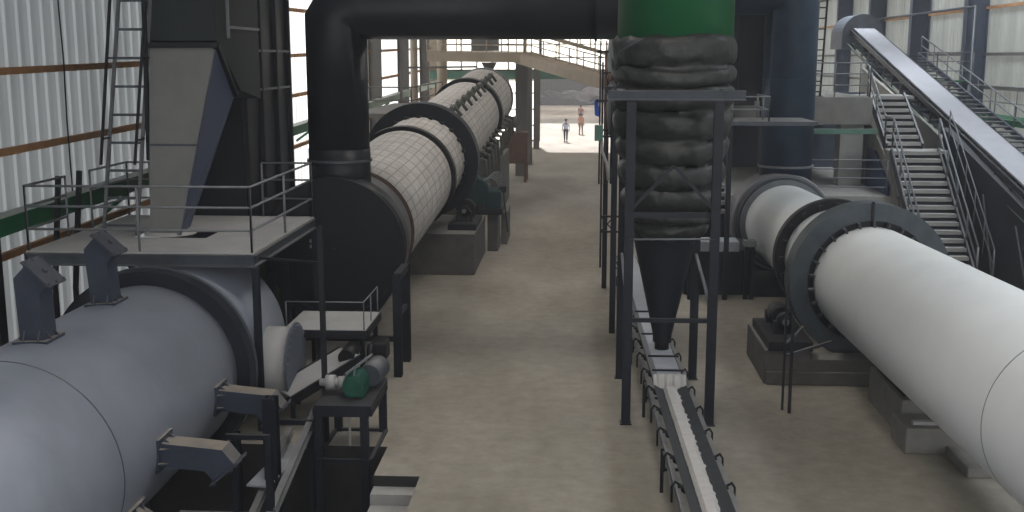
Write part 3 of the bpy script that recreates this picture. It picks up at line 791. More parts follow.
fd = MB()
fd.box(3.66, 4.55, 20.75, 22.9, 0, .68); fd.box(7.0, 7.9, 20.75, 22.9, 0, .68); fd.box(4.5, 7.05, 20.75, 21.3, 0, .50); fd.box(3.70, 7.86, 20.68, 20.76, 0, .26)
solo(fd, 'roller_foundation', 'shadeconc', 'concrete foundation block under the grey ring of the white drum', 'foundation', bevel=.02)
roller_station(4.14, 21.75, .68, .22, 0, 0, 'dark support roller on the concrete block left of the white drum ring')
roller_station(7.46, 21.75, .68, .22, 0, 0, 'dark support roller on the concrete block hidden right of the white drum')
pm = MB(); pm.box(5.42, 6.6, 17.8, 19.85, 0, .64); pm.box(5.27, 6.6, 17.0, 17.8, 0, .42); pm.box(5.9, 6.8, 16.0, 17.0, 0, .16)
solo(pm, 'stepped_pier', 'concrete', 'stepped concrete pier on the floor beneath the white drum', 'pier', bevel=.02)
pb = thing('pier_frame', (5.8, 18.4, .64), 'dark steel base frame bolted on the stepped pier', 'frame')
MB().box(5.5, 6.5, 18.0, 19.6, .64, .74).build('base_plate', 'black', pb)
MB().bar((5.42, 17.2, .46), (6.4, 17.2, .46), .1, .06).build('dusty_rail', 'deck', pb)
MB().box(6.1, 6.4, 18.3, 18.9, .74, .80).build('bearing_block', 'gear', pb)

sg = thing('guard_stand', (3.8, 19, 0), 'thin black guard stand with side arm in front of the white drum ring', 'stand')
MB().bar((3.73, 19.15, 0), (3.73, 19.15, 2.3), .04).build('post', 'black', sg)
MB().bar((3.82, 18.97, 0), (3.82, 18.97, 1.75), .05).build('post', 'black', sg)
MB().bar((3.75, 19.05, 1.03), (4.65, 19.6, 1.15), .05).build('side_arm', 'greysteel', sg)
MB().bar((3.75, 19.1, 1.25), (4.2, 19.9, 1.35), .035).build('side_arm', 'greysteel', sg)

# ------------------------------------------------------------------ cyclone with green barrel
sx, sy = 1.68, 19.6
cy = thing('cyclone', (sx, sy, .9), 'green topped cyclone wrapped in bulging dark insulation, in the steel tower right of the aisle', 'cyclone')
MB().lathe([(.01, 10.0), (1.0, 10), (1.0, 6.48), (.9, 6.48)], (sx + .02, sy, 0), (0, 0, 1), 72, smooth=True).build('barrel', 'green', cy)
def wrap(z0, z1, r0, r1, bulges, seed):
    rnd = random.Random(seed); mb = MB(); n = 72; loops = []
    tot = sum(bulges); zz = z0; tops = []
    for b in bulges:
        h = (z1 - z0) * b / tot; tops.append((zz, h)); zz += h
    ph = [rnd.uniform(0, 6.28) for _ in range(12)]
    for bi, (za, h) in enumerate(tops):
        sag = rnd.uniform(.02, .05)
        for k in range(9):
            t = k / 8; lp = []
            zb = za + h * t
            base = r0 + (r1 - r0) * min(1, max(0, (zb - z0) / (z1 - z0) * 1.6))
            pf = base + .11 * (1 - abs(2 * t - 1) ** 3) - .09
            for i in range(n):
                a_ = 2 * PI * i / n
                w = .012 * math.sin(5 * a_ + ph[bi % 12]) + .010 * math.sin(11 * a_ + ph[(bi + 3) % 12] + t * 3) + .008 * math.sin(23 * a_ + ph[(bi + 5) % 12] + 5 * t)
                dz = sag * math.sin(2 * a_ + ph[(bi + 7) % 12]) + .012 * math.sin(9 * a_ + bi)
                lp.append((sx + (pf + w) * math.cos(a_), sy + (pf + w) * math.sin(a_), zb + dz))
            loops.append(lp)
    mb.poly(loops); return mb
wr = wrap(3.55, 6.60, .84, 1.06, [1, 1.1, 1, 1.2, 1, .8, 1.3], 3).build('insulation_jacket', 'wrap', cy)
wr2 = wrap(3.05, 3.6, .60, .74, [1, 1], 5).build('lower_jacket', 'wrap', cy)
MB().lathe([(.56, 3.1), (.54, 2.95), (.17, 1.25), (.17, 1.12)], (sx - .08, sy, 0), (0, 0, 1), 48, smooth=True).build('cone', 'steel', cy)
MB().tube((sx - .08, sy, 1.2), (sx - .08, sy, .98), .13, n=20).build('outlet', 'black', cy)
MB().pipe([(sx - .62, sy - 1.05, 6.5), (sx - .98, sy - .6, 6.3), (sx - 1.0, sy - .55, 6.0)], .014, 6).build('rope', 'greysteel', cy)

tf = thing('cyclone_tower', (1.6, 19.6, 0), 'dark steel tower frame holding the green cyclone over the floor conveyor', 'frame')
xa, xb, ya, yb = .90, 2.32, 18.25, 21.0
for x, y in ((xa, ya), (xb, ya), (xa, yb), (xb, yb)):
    MB().hbeam((x, y, 0), (x, y, 5.5), .15, .15, .02, up=(0, 1, 0)).build('post', 'steel', tf)
for y in (ya, yb): MB().chan((.52, y - .02, 5.6), (2.75, y - .02, 5.6), .12, .16, .02).build('top_beam', 'greysteel', tf)
for x in (xa - .15, xb + .15): MB().chan((x, ya, 5.6), (x, yb, 5.6), .12, .16, .02).build('top_beam', 'greysteel', tf)
mid = (xa + xb) / 2
MB().bar((mid, ya - .05, 4.45), (xa, ya - .05, 3.70), .05).build('brace', 'steel', tf)
MB().bar((mid, ya - .05, 4.45), (xb, ya - .05, 3.70), .05).build('brace', 'steel', tf)
MB().bar((xa, ya, 3.63), (xb, ya, 3.63), .06, .09).build('cross_bar', 'steel', tf)
MB().tube((xa, ya - .06, 3.22), (xb, ya - .06, 3.24), .016, n=6).build('tie_rod', 'rail', tf)
MB().bar((xa, ya, 1.83), (xb, ya, 1.83), .07, .07).build('cross_bar', 'steel', tf)
for x in (xa, xb):
    MB().bar((x, ya, 1.95), (x, yb, 2.5), .05, .06).build('side_brace', 'rail', tf)
    MB().bar((x, ya, 3.63), (x, yb, 3.63), .06, .08).build('cross_bar', 'steel', tf)
for x, y in ((xa, ya), (xb, ya), (xa, yb), (xb, yb)):
    MB().box(x - .1, x + .1, y - .1, y + .1, 0, .02).build('foot_plate', 'steel', tf)

# second tower behind
t2 = thing('pipe_rack', (.9, 27, 0), 'tall narrow dark rack behind the cyclone tower on its aisle side', 'frame')
for x, y, z in ((.86, 24.6, 5.6), (1.9, 24.6, 5.6), (.80, 29.6, 6.4), (1.9, 29.6, 6.4)):
    MB().hbeam((x, y, 0), (x, y, z), .13, .13, .02, up=(0, 1, 0)).build('post', 'steel', t2)
MB().bar((.66, 28.4, .8), (.66, 28.4, 6.1), .05).build('post', 'black', t2)
k_ = MB()
for z in (1.75, 2.15): k_.bar((.66, 28.4, z), (1.9, 28.4, z), .05)
k_.bar((.66, 28.4, 1.75), (1.0, 28.4, 2.15), .03); k_.bar((.66, 28.4, 2.15), (1.0, 28.4, 1.75), .03)
k_.bar((.86, 24.6, 5.5), (1.9, 24.6, 5.5), .1); k_.bar((.8, 29.6, 6.3), (1.9, 29.6, 6.3), .1); k_.bar((.86, 24.6, 5.5), (.8, 29.6, 5.8), .1)
k_.build('cross_bars', 'black', t2)
pr = thing('pipe_bundle', (.66, 29.9, 3.5), 'cluster of thin upright pipes with clamps left of the wrapped cyclone', 'pipes')
for x, c in ((.56, 'black'), (.70, 'red'), (.84, 'black')):
    MB().tube((x, 26.6, 3.2), (x, 26.6, 6.6), .02, n=8).build('pipe', c if c != 'red' else 'brown', pr)
for z, x in ((6.35, .62), (5.85, .78), (5.2, .6), (4.5, .62), (4.35, .7)): MB().bar((x - .14, 26.55, z), (x + .14, 26.55, z), .05).build('clamp', 'black', pr)
MB().tube((.78, 26.5, 5.6), (.78, 26.5, 5.85), .05, n=10).build('valve', 'brown', pr)
MB().pipe([(.6, 26.5, 4.3), (.62, 26.5, 4.0), (.74, 26.5, 3.7), (.78, 26.5, 3.3)], .04, 8).build('hose', 'deck', pr)
gbx = MB(); gbx.box(.44, .64, 26.4, 26.7, 4.25, 4.62)
solo(gbx, 'switch_box', 'palegreen', 'small green box hung on the pipes beside the wrapped cyclone', 'box', bevel=.01)
bc = MB(); bc.prism([(.44, 26.6, 4.85), (.56, 26.6, 4.8), (.52, 26.6, 5.25), (.42, 26.6, 5.2)], (0, .06, 0))
solo(bc, 'blue_cloth', 'blue', 'blue cloth hanging on the pipes beside the wrapped cyclone', 'cloth')

# dark insulated vessel behind the cyclone
vs = thing('rear_cyclone', (1.9, 27, 3.2), 'dark wrapped vessel partly seen behind the green cyclone', 'cyclone')
vb = MB(); vb.lathe([(.35, 3.3), (.95, 4.4), (1.0, 5.0), (.95, 5.6), (1.0, 6.2), (.95, 6.8), (.9, 7.5), (.01, 7.5)], (1.72, 27.1, 0), (0, 0, 1), 40, smooth=True); vb.build('jacket', 'wrap', vs)

# ------------------------------------------------------------------ floor conveyor
fc = thing('belt_conveyor', (1.43, 18, 0), 'low belt conveyor carrying pale powder along the floor under the cyclone', 'conveyor')
ZC = .78
ya_, yb_ = 6.5, 30.0
def cq(y): return 1.65 - .017 * (y - 15)
for s in (-1, 1):
    MB().chan((cq(ya_) + s * .33, ya_, ZC - .08), (cq(yb_) + s * .33, yb_, ZC - .08), .07, .14, .012, side=s).build('stringer', 'greysteel', fc)
bl = MB()
prof = [(-.27, .06), (-.15, -.0), (0, -.03), (.15, 0), (.27, .06), (.27, .05), (.15, -.015), (0, -.045), (-.15, -.015), (-.27, .05)]
bl.prism([(cq(ya_) + x, ya_, ZC + z) for x, z in prof], (cq(yb_) - cq(ya_), yb_ - ya_, 0)); bl.build('belt', 'beltrub', fc)
mt = MB(); rnd = random.Random(4); n = 140; loops = []
for i in range(n + 1):
    y = 6.6 + (17.75 - 6.6) * i / n; cxm = cq(y); w = .09 + .01 * rnd.random(); w2 = .10 + .05 * rnd.random() * (1 if i % 3 == 0 else .3); hh = .045 + .012 * rnd.random()
    loops.append([(cxm - .02 - w, y, ZC - .0), (cxm - .02 - w * .5, y, ZC + hh), (cxm + w2 * .4, y, ZC + hh), (cxm + w2, y, ZC + .003), (cxm, y, ZC - .03)])
mt.poly(loops, smooth=False); pw = mt.build('powder_heap', 'powder', fc)
k = 0; y = 7.2
while y < 29.5:
    mb = MB(); cxm = cq(y)
    mb.tube((cxm - .14, y, ZC - .1), (cxm + .14, y, ZC - .1), .045, n=10)
    for s in (-1, 1):
        mb.tube((cxm + s * .14, y, ZC - .1), (cxm + s * .32, y, ZC - .0), .045, n=10)
        mb.pipe([(cxm + s * .30, y, ZC + .02), (cxm + s * .36, y, ZC + .06), (cxm + s * .40, y, ZC + .0), (cxm + s * .40, y, ZC - .22)], .016, 6)
    mb.build('idler_set', 'gear', fc); y += 1.05
for y in (8.5, 11.2, 15.2, 18.6, 22.0, 26.0, 29.6):
    mb = MB(); cxm = cq(y)
    for s in (-1, 1): mb.bar((cxm + s * .36, y, 0), (cxm + s * .36, y, ZC - .12), .05)
    mb.bar((cxm - .36, y, .35), (cxm + .36, y, .35), .04); mb.build('leg', 'black', fc)
cxm = cq(17.9)
cv = MB(); cv.prism([(cxm - .25, 17.9, ZC + .05), (cxm + .25, 17.9, ZC + .05), (cxm + .2, 17.9, ZC + .20), (cxm - .2, 17.9, ZC + .20)], (cq(29.4) - cq(17.9), 11.5, 0))
cv.build('skirt_cover', 'cover', fc)
ct = MB()
lp = []
for i in range(13):
    x = cxm - .27 + .54 * i / 12; lp.append((x, 17.86 + .02 * math.sin(i * 2.1), ZC + .22))
ct.add([*(lp), *[(p[0] * 1.0, p[1] - .10 - .02 * math.sin(j * 1.7), ZC - .02 + .02 * math.sin(j * 2.7)) for j, p in enumerate(lp)]], [(i, i + 1, 14 + i, 13 + i) for i in range(12)])
ct.build('dust_curtain', 'powder', fc, recalc=False)
rb = MB()
for y in (18.1, 19.0, 20.6, 22.5):
    cxm = cq(y); rb.bar((cxm - .27, y, ZC + .22), (cxm + .27, y, ZC + .22), .03)
rb.build('cover_straps', 'black', fc)

# ------------------------------------------------------------------ right side: concrete platform building
cb = thing('concrete_platform', (6.5, 38, 0), 'raised concrete platform with steel railing behind the blue grey duct', 'platform')
MB().box(4.0, 9.7, 37, 44, 4.03, 4.94).build('upper_slab', 'concrete', cb, bevel=.02)
MB().box(8.75, 9.5, 37.2, 37.9, 2.0, 4.03).build('pillar', 'paleconc', cb)
MB().box(4.2, 4.9, 37.2, 37.9, 0, 4.03).build('pillar', 'paleconc', cb)
MB().box(3.5, 10.0, 34.4, 44, 1.7, 2.0).build('lower_slab', 'paleconc', cb, bevel=.02)
MB().box(3.8, 9.6, 35.0, 35.3, 0, 1.7).build('lower_wall', 'steel', cb)
MB().box(4.0, 11.1, 43.6, 43.9, 0, 4.9).build('rear_wall', 'bluecol', cb)
railing(cb, [(7.3, 37.05, 4.94), (9.6, 37.05, 4.94)], 1.1, (1.1, .75, .38), .022, 1.1)
railing(cb, [(9.6, 37.05, 4.94), (9.6, 38.4, 4.94)], 1.1, (1.1, .75, .38), .022, 1.4)
railing(cb, [(7.0, 34.5, 2.0), (9.6, 34.5, 2.0)], 1.1, (1.1, .82, .54, .26), .018, 2.4)
mb = MB(); mb.bar((6.9, 36.5, 3.85), (9.75, 36.5, 3.85), .25, .16)
solo(mb, 'green_header', 'palegreen', 'thin green beam crossing under the concrete platform edge', 'beam')
dd_ = MB(); dd_.prism([(9.66, 34.5, .1), (9.66, 37.3, .1), (9.66, 37.3, 3.25), (9.66, 36.3, 3.25), (9.66, 34.5, 2.3)], (.04, 0, 0))
solo(dd_, 'door_panel', 'bluedoor', 'dark blue panel beside the stair under the concrete platform', 'panel')
bw = MB(); bw.prism([(11.9, 36.25, 0), (11.9, 47.5, 0), (11.9, 47.5, 5.8), (11.9, 36.25, 3.55)], (.12, 0, 0))
solo(bw, 'stair_wall', mat('tan wall', (.40, .385, .34), .9, 0, .1, 1), 'pale plastered wall rising behind the staircase', 'wall')
d3 = MB(); d3.prism([(9.74, 36.8, 0), (9.74, 31.6, 0), (9.74, 35.0, 3.0), (9.74, 38.3, 4.5), (9.74, 38.3, 0)], (.05, 0, 0))
solo(d3, 'stair_side_wall', 'concrete', 'grey side wall beneath the concrete stair', 'wall')

# staircase
sr = thing('staircase', (10.5, 33, 0), 'grey staircase with landing climbing to the concrete platform on the right', 'stairs')
def flight(x0, x1, ya, za, yb, zb, n):
    for i in range(n):
        t = (i + .5) / n; y = ya + (yb - ya) * i / n; z = za + (zb - za) * (i + 1) / n
        d_ = (yb - ya) / n
        tb = MB(); tb.box(x0, x1, y, y + d_ + .02, z - .11, z); tb.build('tread', 'paleconc', sr)
    mb = MB()
    mb.prism([(x0, ya, za), (x0, yb, zb), (x0, yb, zb - .15), (x0, ya + .15, za)], (x1 - x0, 0, 0)); mb.build('flight_slab', 'steel', sr)
    for x in (x0 - .04, x1 + .04):
        MB().bar((x, ya, za + .05), (x, yb, zb + .0), .06, .28).build('stringer', 'greysteel', sr)
flight(9.85, 11.2, 31.0, 0, 35.0, 3.35, 16)
flight(9.95, 11.0, 35.9, 3.35, 38.3, 4.94, 8)
MB().box(9.8, 11.6, 35.0, 35.9, 3.25, 3.35).build('landing', 'paleconc', sr)
MB().box(9.7, 11.4, 38.3, 40, 4.84, 4.94).build('top_landing', 'paleconc', sr)
def srail(x, pts, m='rail', r=.03):
    mb = MB()
    for dz in (1.0, .55): mb.pipe([(x, y, z + dz) for y, z in pts], r, 6)
    for (y0_, z0_), (y1_, z1_) in zip(pts[:-1], pts[1:]):
        k = max(1, round(math.hypot(y1_ - y0_, z1_ - z0_) / 1.2))
        for i in range(k + 1): y = y0_ + (y1_ - y0_) * i / k; z = z0_ + (z1_ - z0_) * i / k; mb.tube((x, y, z), (x, y, z + 1.0), r, n=6)
    mb.build('handrail', m, sr)
srail(9.85, [(31, 0), (35, 3.35), (35.9, 3.35), (38.3, 4.94)])
srail(11.25, [(31, 0), (35, 3.35)])
srail(11.55, [(30.6, 0), (35.0, 3.6)], r=.02)

# inclined conveyor on the right
ic = thing('inclined_conveyor', (10.2, 30, 0), 'long inclined conveyor with pale belt climbing past the right wall', 'conveyor')
a, b = V((12.35, 23.5, 1.33)), V((12.9, 52, 7.62))
dd, ss, un, LL = frame_from(a, b)
MB().bar(a, b, .9, .06).build('belt', 'beltcover', ic)
for s in (-1, 1):
    MB().bar(a + ss * (s * .56) - un * .12, b + ss * (s * .56) - un * .12, .07, .16).build('top_chord', 'black', ic)
    MB().bar(a + ss * (s * .62) - un * .72, b + ss * (s * .62) - un * .72, .07, .08).build('bottom_chord', 'rail' if s == 1 else 'steel', ic)
    MB().bar(a + ss * (s * .72) - un * .62, b + ss * (s * .72) - un * .62, .03, .03).build('edge_rod', 'palegreen', ic)
s_left = 1 if (ss.x * 1 < 0) else -1
for i in range(22):
    p = a.lerp(b, (i + .5) / 22)
    mb = MB()
    for s in (-1, 1):
        mb.bar(p + ss * (s * .6) - un * .2, p + ss * (s * .62) - un * .72, .05)
    mb.tube(p - ss * .6 - un * .55, p + ss * .6 - un * .55, .07, n=10)
    mb.build('idler_frame', 'greysteel', ic)
MB().bar(a - un * .6, b - un * .6, 1.1, .03).build('return_belt', 'beltrub', ic)
hd_ = MB(); hp = b + dd * .1
hc = [V((.92 * math.cos(q / 16 * PI), 0, .95 * math.sin(q / 16 * PI))) for q in range(17)]
hd_.prism([V((12.85, 51.4, 7.2)) + q for q in hc] + [V((11.93, 51.4, 6.6)), V((13.77, 51.4, 6.6))], (0, 2.2, 0)); hd_.build('head_cover', mat('head cover grey', (.15, .165, .19), .6), ic)
for k_ in (.18, .5, .8):
    p = a.lerp(b, k_)
    for s in (-1, 1): MB().hbeam((p.x + s * .5, p.y, 0), (p.x + s * .5, p.y, p.z - .75), .2, .2, .02).build('leg', 'steel', ic)
# dark casing below it
dk = thing('machine_casing', (12.5, 32, 0), 'big dark blue plated casing beneath the inclined conveyor', 'machine')
MB().prism([(11.75, 24.0, 0), (11.75, 36.2, 0), (11.75, 36.2, 4.0), (11.75, 24.0, .95)], (.25, 0, 0)).build('plating', 'steel', dk)
for y in (26, 28.5, 31, 33.5): MB().bar((11.70, y, 0), (11.70, y + 1.2, .8 + (y - 24) * .22), .04).build('brace', 'greysteel', dk)
# side walk parallel to conveyor with grating
sw = thing('stepped_walkway', (12.0, 33, 3), 'grey stepped walkway with rails between the inclined conveyor and the right wall', 'stairs')
a2, b2 = V((13.55, 26.0, 1.45)), V((13.95, 48.0, 6.3))
for i in range(40):
    p = a2.lerp(b2, i / 40); q = a2.lerp(b2, (i + 1) / 40)
    MB().box(p.x - .4, p.x + .4, p.y, q.y + .05, q.z - .05, q.z).build('tread', 'greysteel', sw)
dd2, s3, u3, L3 = frame_from(a2, b2)
for s in (-1, 1): MB().bar(a2 + s3 * s * .43, b2 + s3 * s * .43, .06, .2).build('stringer', 'bluecol', sw)
rl = MB()
for z in (.8, .42): rl.pipe([a2 + s3 * .5 + V((0, 0, z)), b2 + s3 * .5 + V((0, 0, z))], .025, 6)
for i in range(13): p = a2.lerp(b2, i / 12) + s3 * .5; rl.tube(p, p + V((0, 0, .8)), .022, n=6)
rl.build('handrail', 'rail', sw)
cw = thing('green_catwalk', (15, 38, 0), 'green grating catwalk fixed along the right wall', 'catwalk')
MB().box(14.75, 15.8, 24.0, 43.0, 4.05, 4.12).build('grating', mat('green grating', (.03, .13, .06), .7), cw)
MB().bar((14.7, 24.0, 4.02), (14.7, 43.0, 4.02), .06, .2).build('edge_beam', 'greenbeam', cw)
for y in (26, 31, 36, 41): MB().bar((14.78, y, 0), (14.78, y, 4.0), .1).build('leg', 'bluecol', cw)
railing(cw, [(14.78, 24, 4.12), (14.78, 43, 4.12)], 1.1, (1.1, .55), .02, 2.4)
c2w = thing('upper_landing', (13.8, 46, 4.9), 'small green grating landing with railing by the right wall columns', 'platform')
MB().box(14.2, 15.6, 45.0, 47.5, 5.25, 5.32).build('grating', bpy.data.materials['green grating'], c2w)
for x, y in ((14.3, 45.1), (15.5, 45.1), (14.3, 47.4), (15.5, 47.4)): MB().bar((x, y, 0), (x, y, 5.25), .1).build('leg', 'greysteel', c2w)
railing(c2w, [(14.2, 47.5, 5.32), (14.2, 45.0, 5.32), (15.6, 45.0, 5.32)], 1.1, (1.1, .75, .38), .022, 1.2)
wp = MB(); wp.pipe([(14.9, 38.8, 3.0), (14.9, 43.2, 4.9), (14.9, 43.2, 8.1), (14.9, 58, 8.1)], .05, 8)
solo(wp, 'wall_pipe', 'greysteel', 'grey pipe bent along the right wall columns above the catwalk', 'pipe')

# ladder on the concrete platform
l2 = thing('tall_ladder', (7.9, 37.4, 4.945), 'dark vertical ladder immediately right of the blue grey duct', 'ladder')
for x in (7.74, 8.06): MB().bar((x, 37.4, 4.96), (x + .15, 37.4, 10), .06).build('side_rail', 'black', l2)
for i in range(14): MB().bar((7.74 + .15 * i / 14, 37.4, 5.1 + i * .34), (8.06 + .15 * i / 14, 37.4, 5.1 + i * .34), .04).build('rung', 'black', l2)
MB().box(7.65, 8.15, 37.3, 37.5, 4.945, 4.965).build('foot_bracket', 'steel', l2)

# mid platform in front of the duct
mp_ = thing('inspection_platform', (4.6, 28.5, 0), 'small dark inspection platform between the cyclone and the blue grey duct', 'platform')
MB().box(2.9, 6.05, 28.2, 30.2, 4.52, 4.62).build('deck', 'greysteel', mp_)
MB().box(3.0, 4.75, 30.0, 30.1, 4.95, 5.3).build('toe_panel', 'steel', mp_)
for x in (3.0, 3.9):
    for y in (28.3, 30.1): MB().bar((x, y, 0), (x, y, 4.5), .12).build('leg', 'steel', mp_)
railing(mp_, [(3.0, 28.25, 4.62), (4.85, 28.25, 4.62), (4.85, 30.1, 4.62)], .62, (.62, .3), .022, .9)
bx = thing('dust_filter_box', (5, 35, 0), 'large dark casing standing behind the small inspection platform', 'machine')
MB().box(3.3, 5.9, 34.6, 36.6, 4.9, 10).build('casing', 'duct', bx)
for x in (3.35, 4.2, 5.0, 5.85): MB().bar((x, 34.56, 4.9), (x, 34.56, 10), .1).build('rib', 'steel', bx)
for x in (3.4, 5.8): MB().bar((x, 35, 2.0), (x, 35, 4.9), .16).build('leg', 'black', bx)
MB().box(3.3, 5.7, 28.6, 31.4, 0, .9).build('x', 'steel', bx) if False else None
bs = thing('steel_skid', (5, 29, 0), 'dark blue steel skid at floor level behind the cyclone tower', 'machine')
MB().box(2.9, 4.65, 28.9, 31.0, 0, 1.2).build('skid_body', 'steel', bs)
MB().box(4.65, 7.2, 28.7, 30.4, 0, .38).build('low_tray', 'steel', bs)
MB().box(2.9, 4.3, 28.7, 29.5, 1.2, 1.45).build('pale_top', 'cover', bs)
for x in (4.44, 4.60): MB().bar((x, 28.4, 0), (x, 28.4, 1.4), .10).build('post', 'steel', bs)
MB().box(4.36, 4.68, 28.3, 28.6, 1.4, 1.55).build('bracket', 'rail', bs)
s5 = thing('rear_steps', (3.9, 33, 0), 'pale stepped slabs seen between the cyclone tower and the white drum hood', 'steps')
for i in range(4): MB().box(2.9, 4.6, 33.0 + i * .35, 33.4 + i * .35, 1.6 + i * .22, 1.7 + i * .22).build('step', 'paleconc', s5)
MB().box(2.9, 4.6, 34.2, 34.4, 0, 2.2).build('back_support', 'steel', s5)

# ------------------------------------------------------------------ far end
gl = thing('overhead_gallery', (-3, 58, 6), 'beige overhead conveyor gallery crossing the hall at the far end', 'gallery')
pA, pB, pC = V((-7.6, 57, 6.28)), V((-2.3, 57, 6.22)), V((1.6, 47.5, 5.15))
MB().bar(pA, pB, 1.2, .5).build('box_girder', 'beige', gl)
MB().bar(pB + V((-.4, .5, 0)), pC, 1.2, .5).build('sloping_girder', 'beige', gl)
tr = MB()
for z in (.95, .6, .28): tr.pipe([pA + V((0, -.6, z)), pB + V((0, -.6, z)), pC + V((0, -.6, z))], .03, 6)
for i in range(8): p = pA.lerp(pB, i / 7); tr.tube(p + V((0, -.6, .2)), p + V((0, -.6, .95)), .03, n=6)
for i in range(1, 7): p = pB.lerp(pC, i / 6); tr.tube(p + V((0, -.6, .2)), p + V((0, -.6, .95)), .03, n=6)
tr.build('railing', 'beige', gl)
for i, (x, y) in enumerate(((-2.62, 58.7), (-2.58, 64.8), (-2.55, 76.3))):
    w = (.6, .32, .4)[i]
    t = thing('gallery_column', (x, y, 0), ['thick grey column nearest under the beige gallery beside the aisle', 'thin grey column behind the thick one beside the aisle', 'grey column at the gateway opening farthest down the aisle'][i], 'column')
    MB().hbeam((x - w / 2, y, .02), (x - w / 2, y, 6.0), w, w, .03).build('shaft', 'farcol', t)
    MB().box(x - w - .05, x + .05, y - w / 2 - .05, y + w / 2 + .05, 0, .02).build('base_plate', 'farcol', t)
hp_ = thing('feed_hopper', (-5.0, 52, 5.7), 'small grey feed funnel below the beige gallery at the far end of the insulated drum', 'hopper')
q = MB(); q.poly([[(-4.85, 56.5, 5.98), (-4.1, 56.5, 5.98), (-4.1, 57.2, 5.98), (-4.85, 57.2, 5.98)], [(-4.65, 56.7, 5.55), (-4.3, 56.7, 5.55), (-4.3, 57.0, 5.55), (-4.65, 57.0, 5.55)], [(-4.65, 56.7, 5.3), (-4.3, 56.7, 5.3), (-4.3, 57.0, 5.3), (-4.65, 57.0, 5.3)]], smooth=False)
q.build('funnel', 'farcol', hp_)
MB().bar((-4.45, 56.9, 5.3), (-4.4, 51.75, 4.6), .4).build('feed_spout', 'farcol', hp_)
MB().bar((-4.75, 57.1, 0), (-4.75, 57.1, 5.6), .1).build('leg', 'farcol', hp_)
tb_ = MB(); tb_.box(-5.3, -4.0, 56.4, 57.4, 6.56, 8.3); tb_.box(-5.36, -3.94, 56.34, 57.46, 8.3, 8.36)
solo(tb_, 'storage_bin', 'farcol', 'grey square bin standing on top of the beige overhead gallery', 'bin')
bn = thing('brown_bin', (-3.5, 58, 0), 'rusty brown box bin on thin legs left of the far columns', 'bin')
MB().box(-3.75, -2.45, 55.4, 57.0, .95, 2.5).build('body', 'brown', bn, bevel=.02)
for x in (-3.65, -2.55):
    for y in (55.5, 56.9): MB().bar((x, y, 0), (x, y, .95), .14).build('leg', 'brown', bn)
MB().tube((-4.0, 55.8, 2.9), (-3.0, 56.4, 3.0), .3, n=14).build('pipe_stub', 'farcol', bn)
MB().bar((-2.95, 55.5, 2.5), (-2.95, 55.5, 3.6), .12).build('upright', 'farcol', bn)
for x, y, rr_, lab_ in ((-8.8, 60, .2, 'thin beige upright pipe beside the far left wall, nearer of two'), (-8.0, 66, .3, 'thick beige upright pipe beside the far left wall, farther of two')):
    q_ = MB(); q_.tube((x, y, 0), (x, y, 10), rr_, n=16); q_.ring((x, y, 4), (0, 0, 1), rr_, rr_ + .04, .06, 16)
    solo(q_, 'upright_pipe', 'beige', lab_, 'pipe')
bb = MB(); bb.bar((-9.2, 58, 5.7), (-5.2, 58, 5.75), .1, .1); bb.bar((-9.2, 58, 0), (-9.2, 58, 5.7), .15)
solo(bb, 'goal_frame', 'farcol', 'thin grey beam frame above the far left of the insulated drum', 'frame')
wk = thing('far_walkway', (-7.4, 46, 3.5), 'grey walkway platform left of the insulated drum, beyond its dark ring', 'platform')
MB().box(-8.6, -6.2, 42, 52, 3.95, 4.1).build('deck', 'farcol', wk)
for x in (-8.5, -6.3):
    for y in (42.2, 51.8): MB().bar((x, y, 0), (x, y, 3.95), .15).build('leg', 'farcol', wk)
railing(wk, [(-8.5, 42.1, 4.1), (-6.3, 42.1, 4.1), (-6.3, 51.9, 4.1)], 1.0, (1.0, .5), .03, 2.5, 'farcol')

# far stair gallery behind the gateway windows
fs = thing('far_stair', (1.5, 74, 5), 'pale sloping stair truss against the bright far windows', 'stairs')
f1 = MB(); f1.bar((-3.5, 74, 8.0), (2.6, 74, 6.3), .2, .25); f1.bar((-4.5, 74, 8.8), (2.6, 74, 7.3), .1, .1)
for i in range(9):
    x = -3.2 + i * .68; f1.bar((x, 74, 8.0 - (x + 3.5) * .28), (x, 74, 8.9 - (x + 3.5) * .28), .08)
f1.build('truss', 'beige', fs)
MB().bar((2.5, 74, 0), (2.5, 74, 7.2), .2).build('leg', 'beige', fs); MB().bar((-3.4, 74, 0), (-3.4, 74, 8), .15).build('leg', 'beige', fs)

# yard: scrap heap with machines, people
def heap(x, y, w, h, label, seed):
    rnd = random.Random(seed); bmh = bmesh.new(); bmesh.ops.create_icosphere(bmh, subdivisions=4, radius=1)
    for v in bmh.verts:
        k = 1 + .22 * math.sin(v.co.x * 4 + seed) * math.cos(v.co.y * 5 + seed) + .09 * math.sin(v.co.x * 13 + seed * 2) + rnd.uniform(-.04, .04)
        v.co = V((v.co.x * w * k, v.co.y * 2.5, max(-.05, v.co.z * h * k)))
    me = bpy.data.meshes.new('scrap_heap'); bmh.to_mesh(me); bmh.free(); me.materials.append(M['rubble'])
    o = bpy.data.objects.new('scrap_heap', me); col.objects.link(o); o.location = (x, y, 0)
    tag(o, label, 'heap')
heap(-2.5, 150, 5.5, 1.6, 'dark scrap heap beyond the yard, left in the gateway', 2)
heap(2.6, 158, 5, 1.9, 'dark scrap heap beyond the yard, partly hidden by the rack', 5)

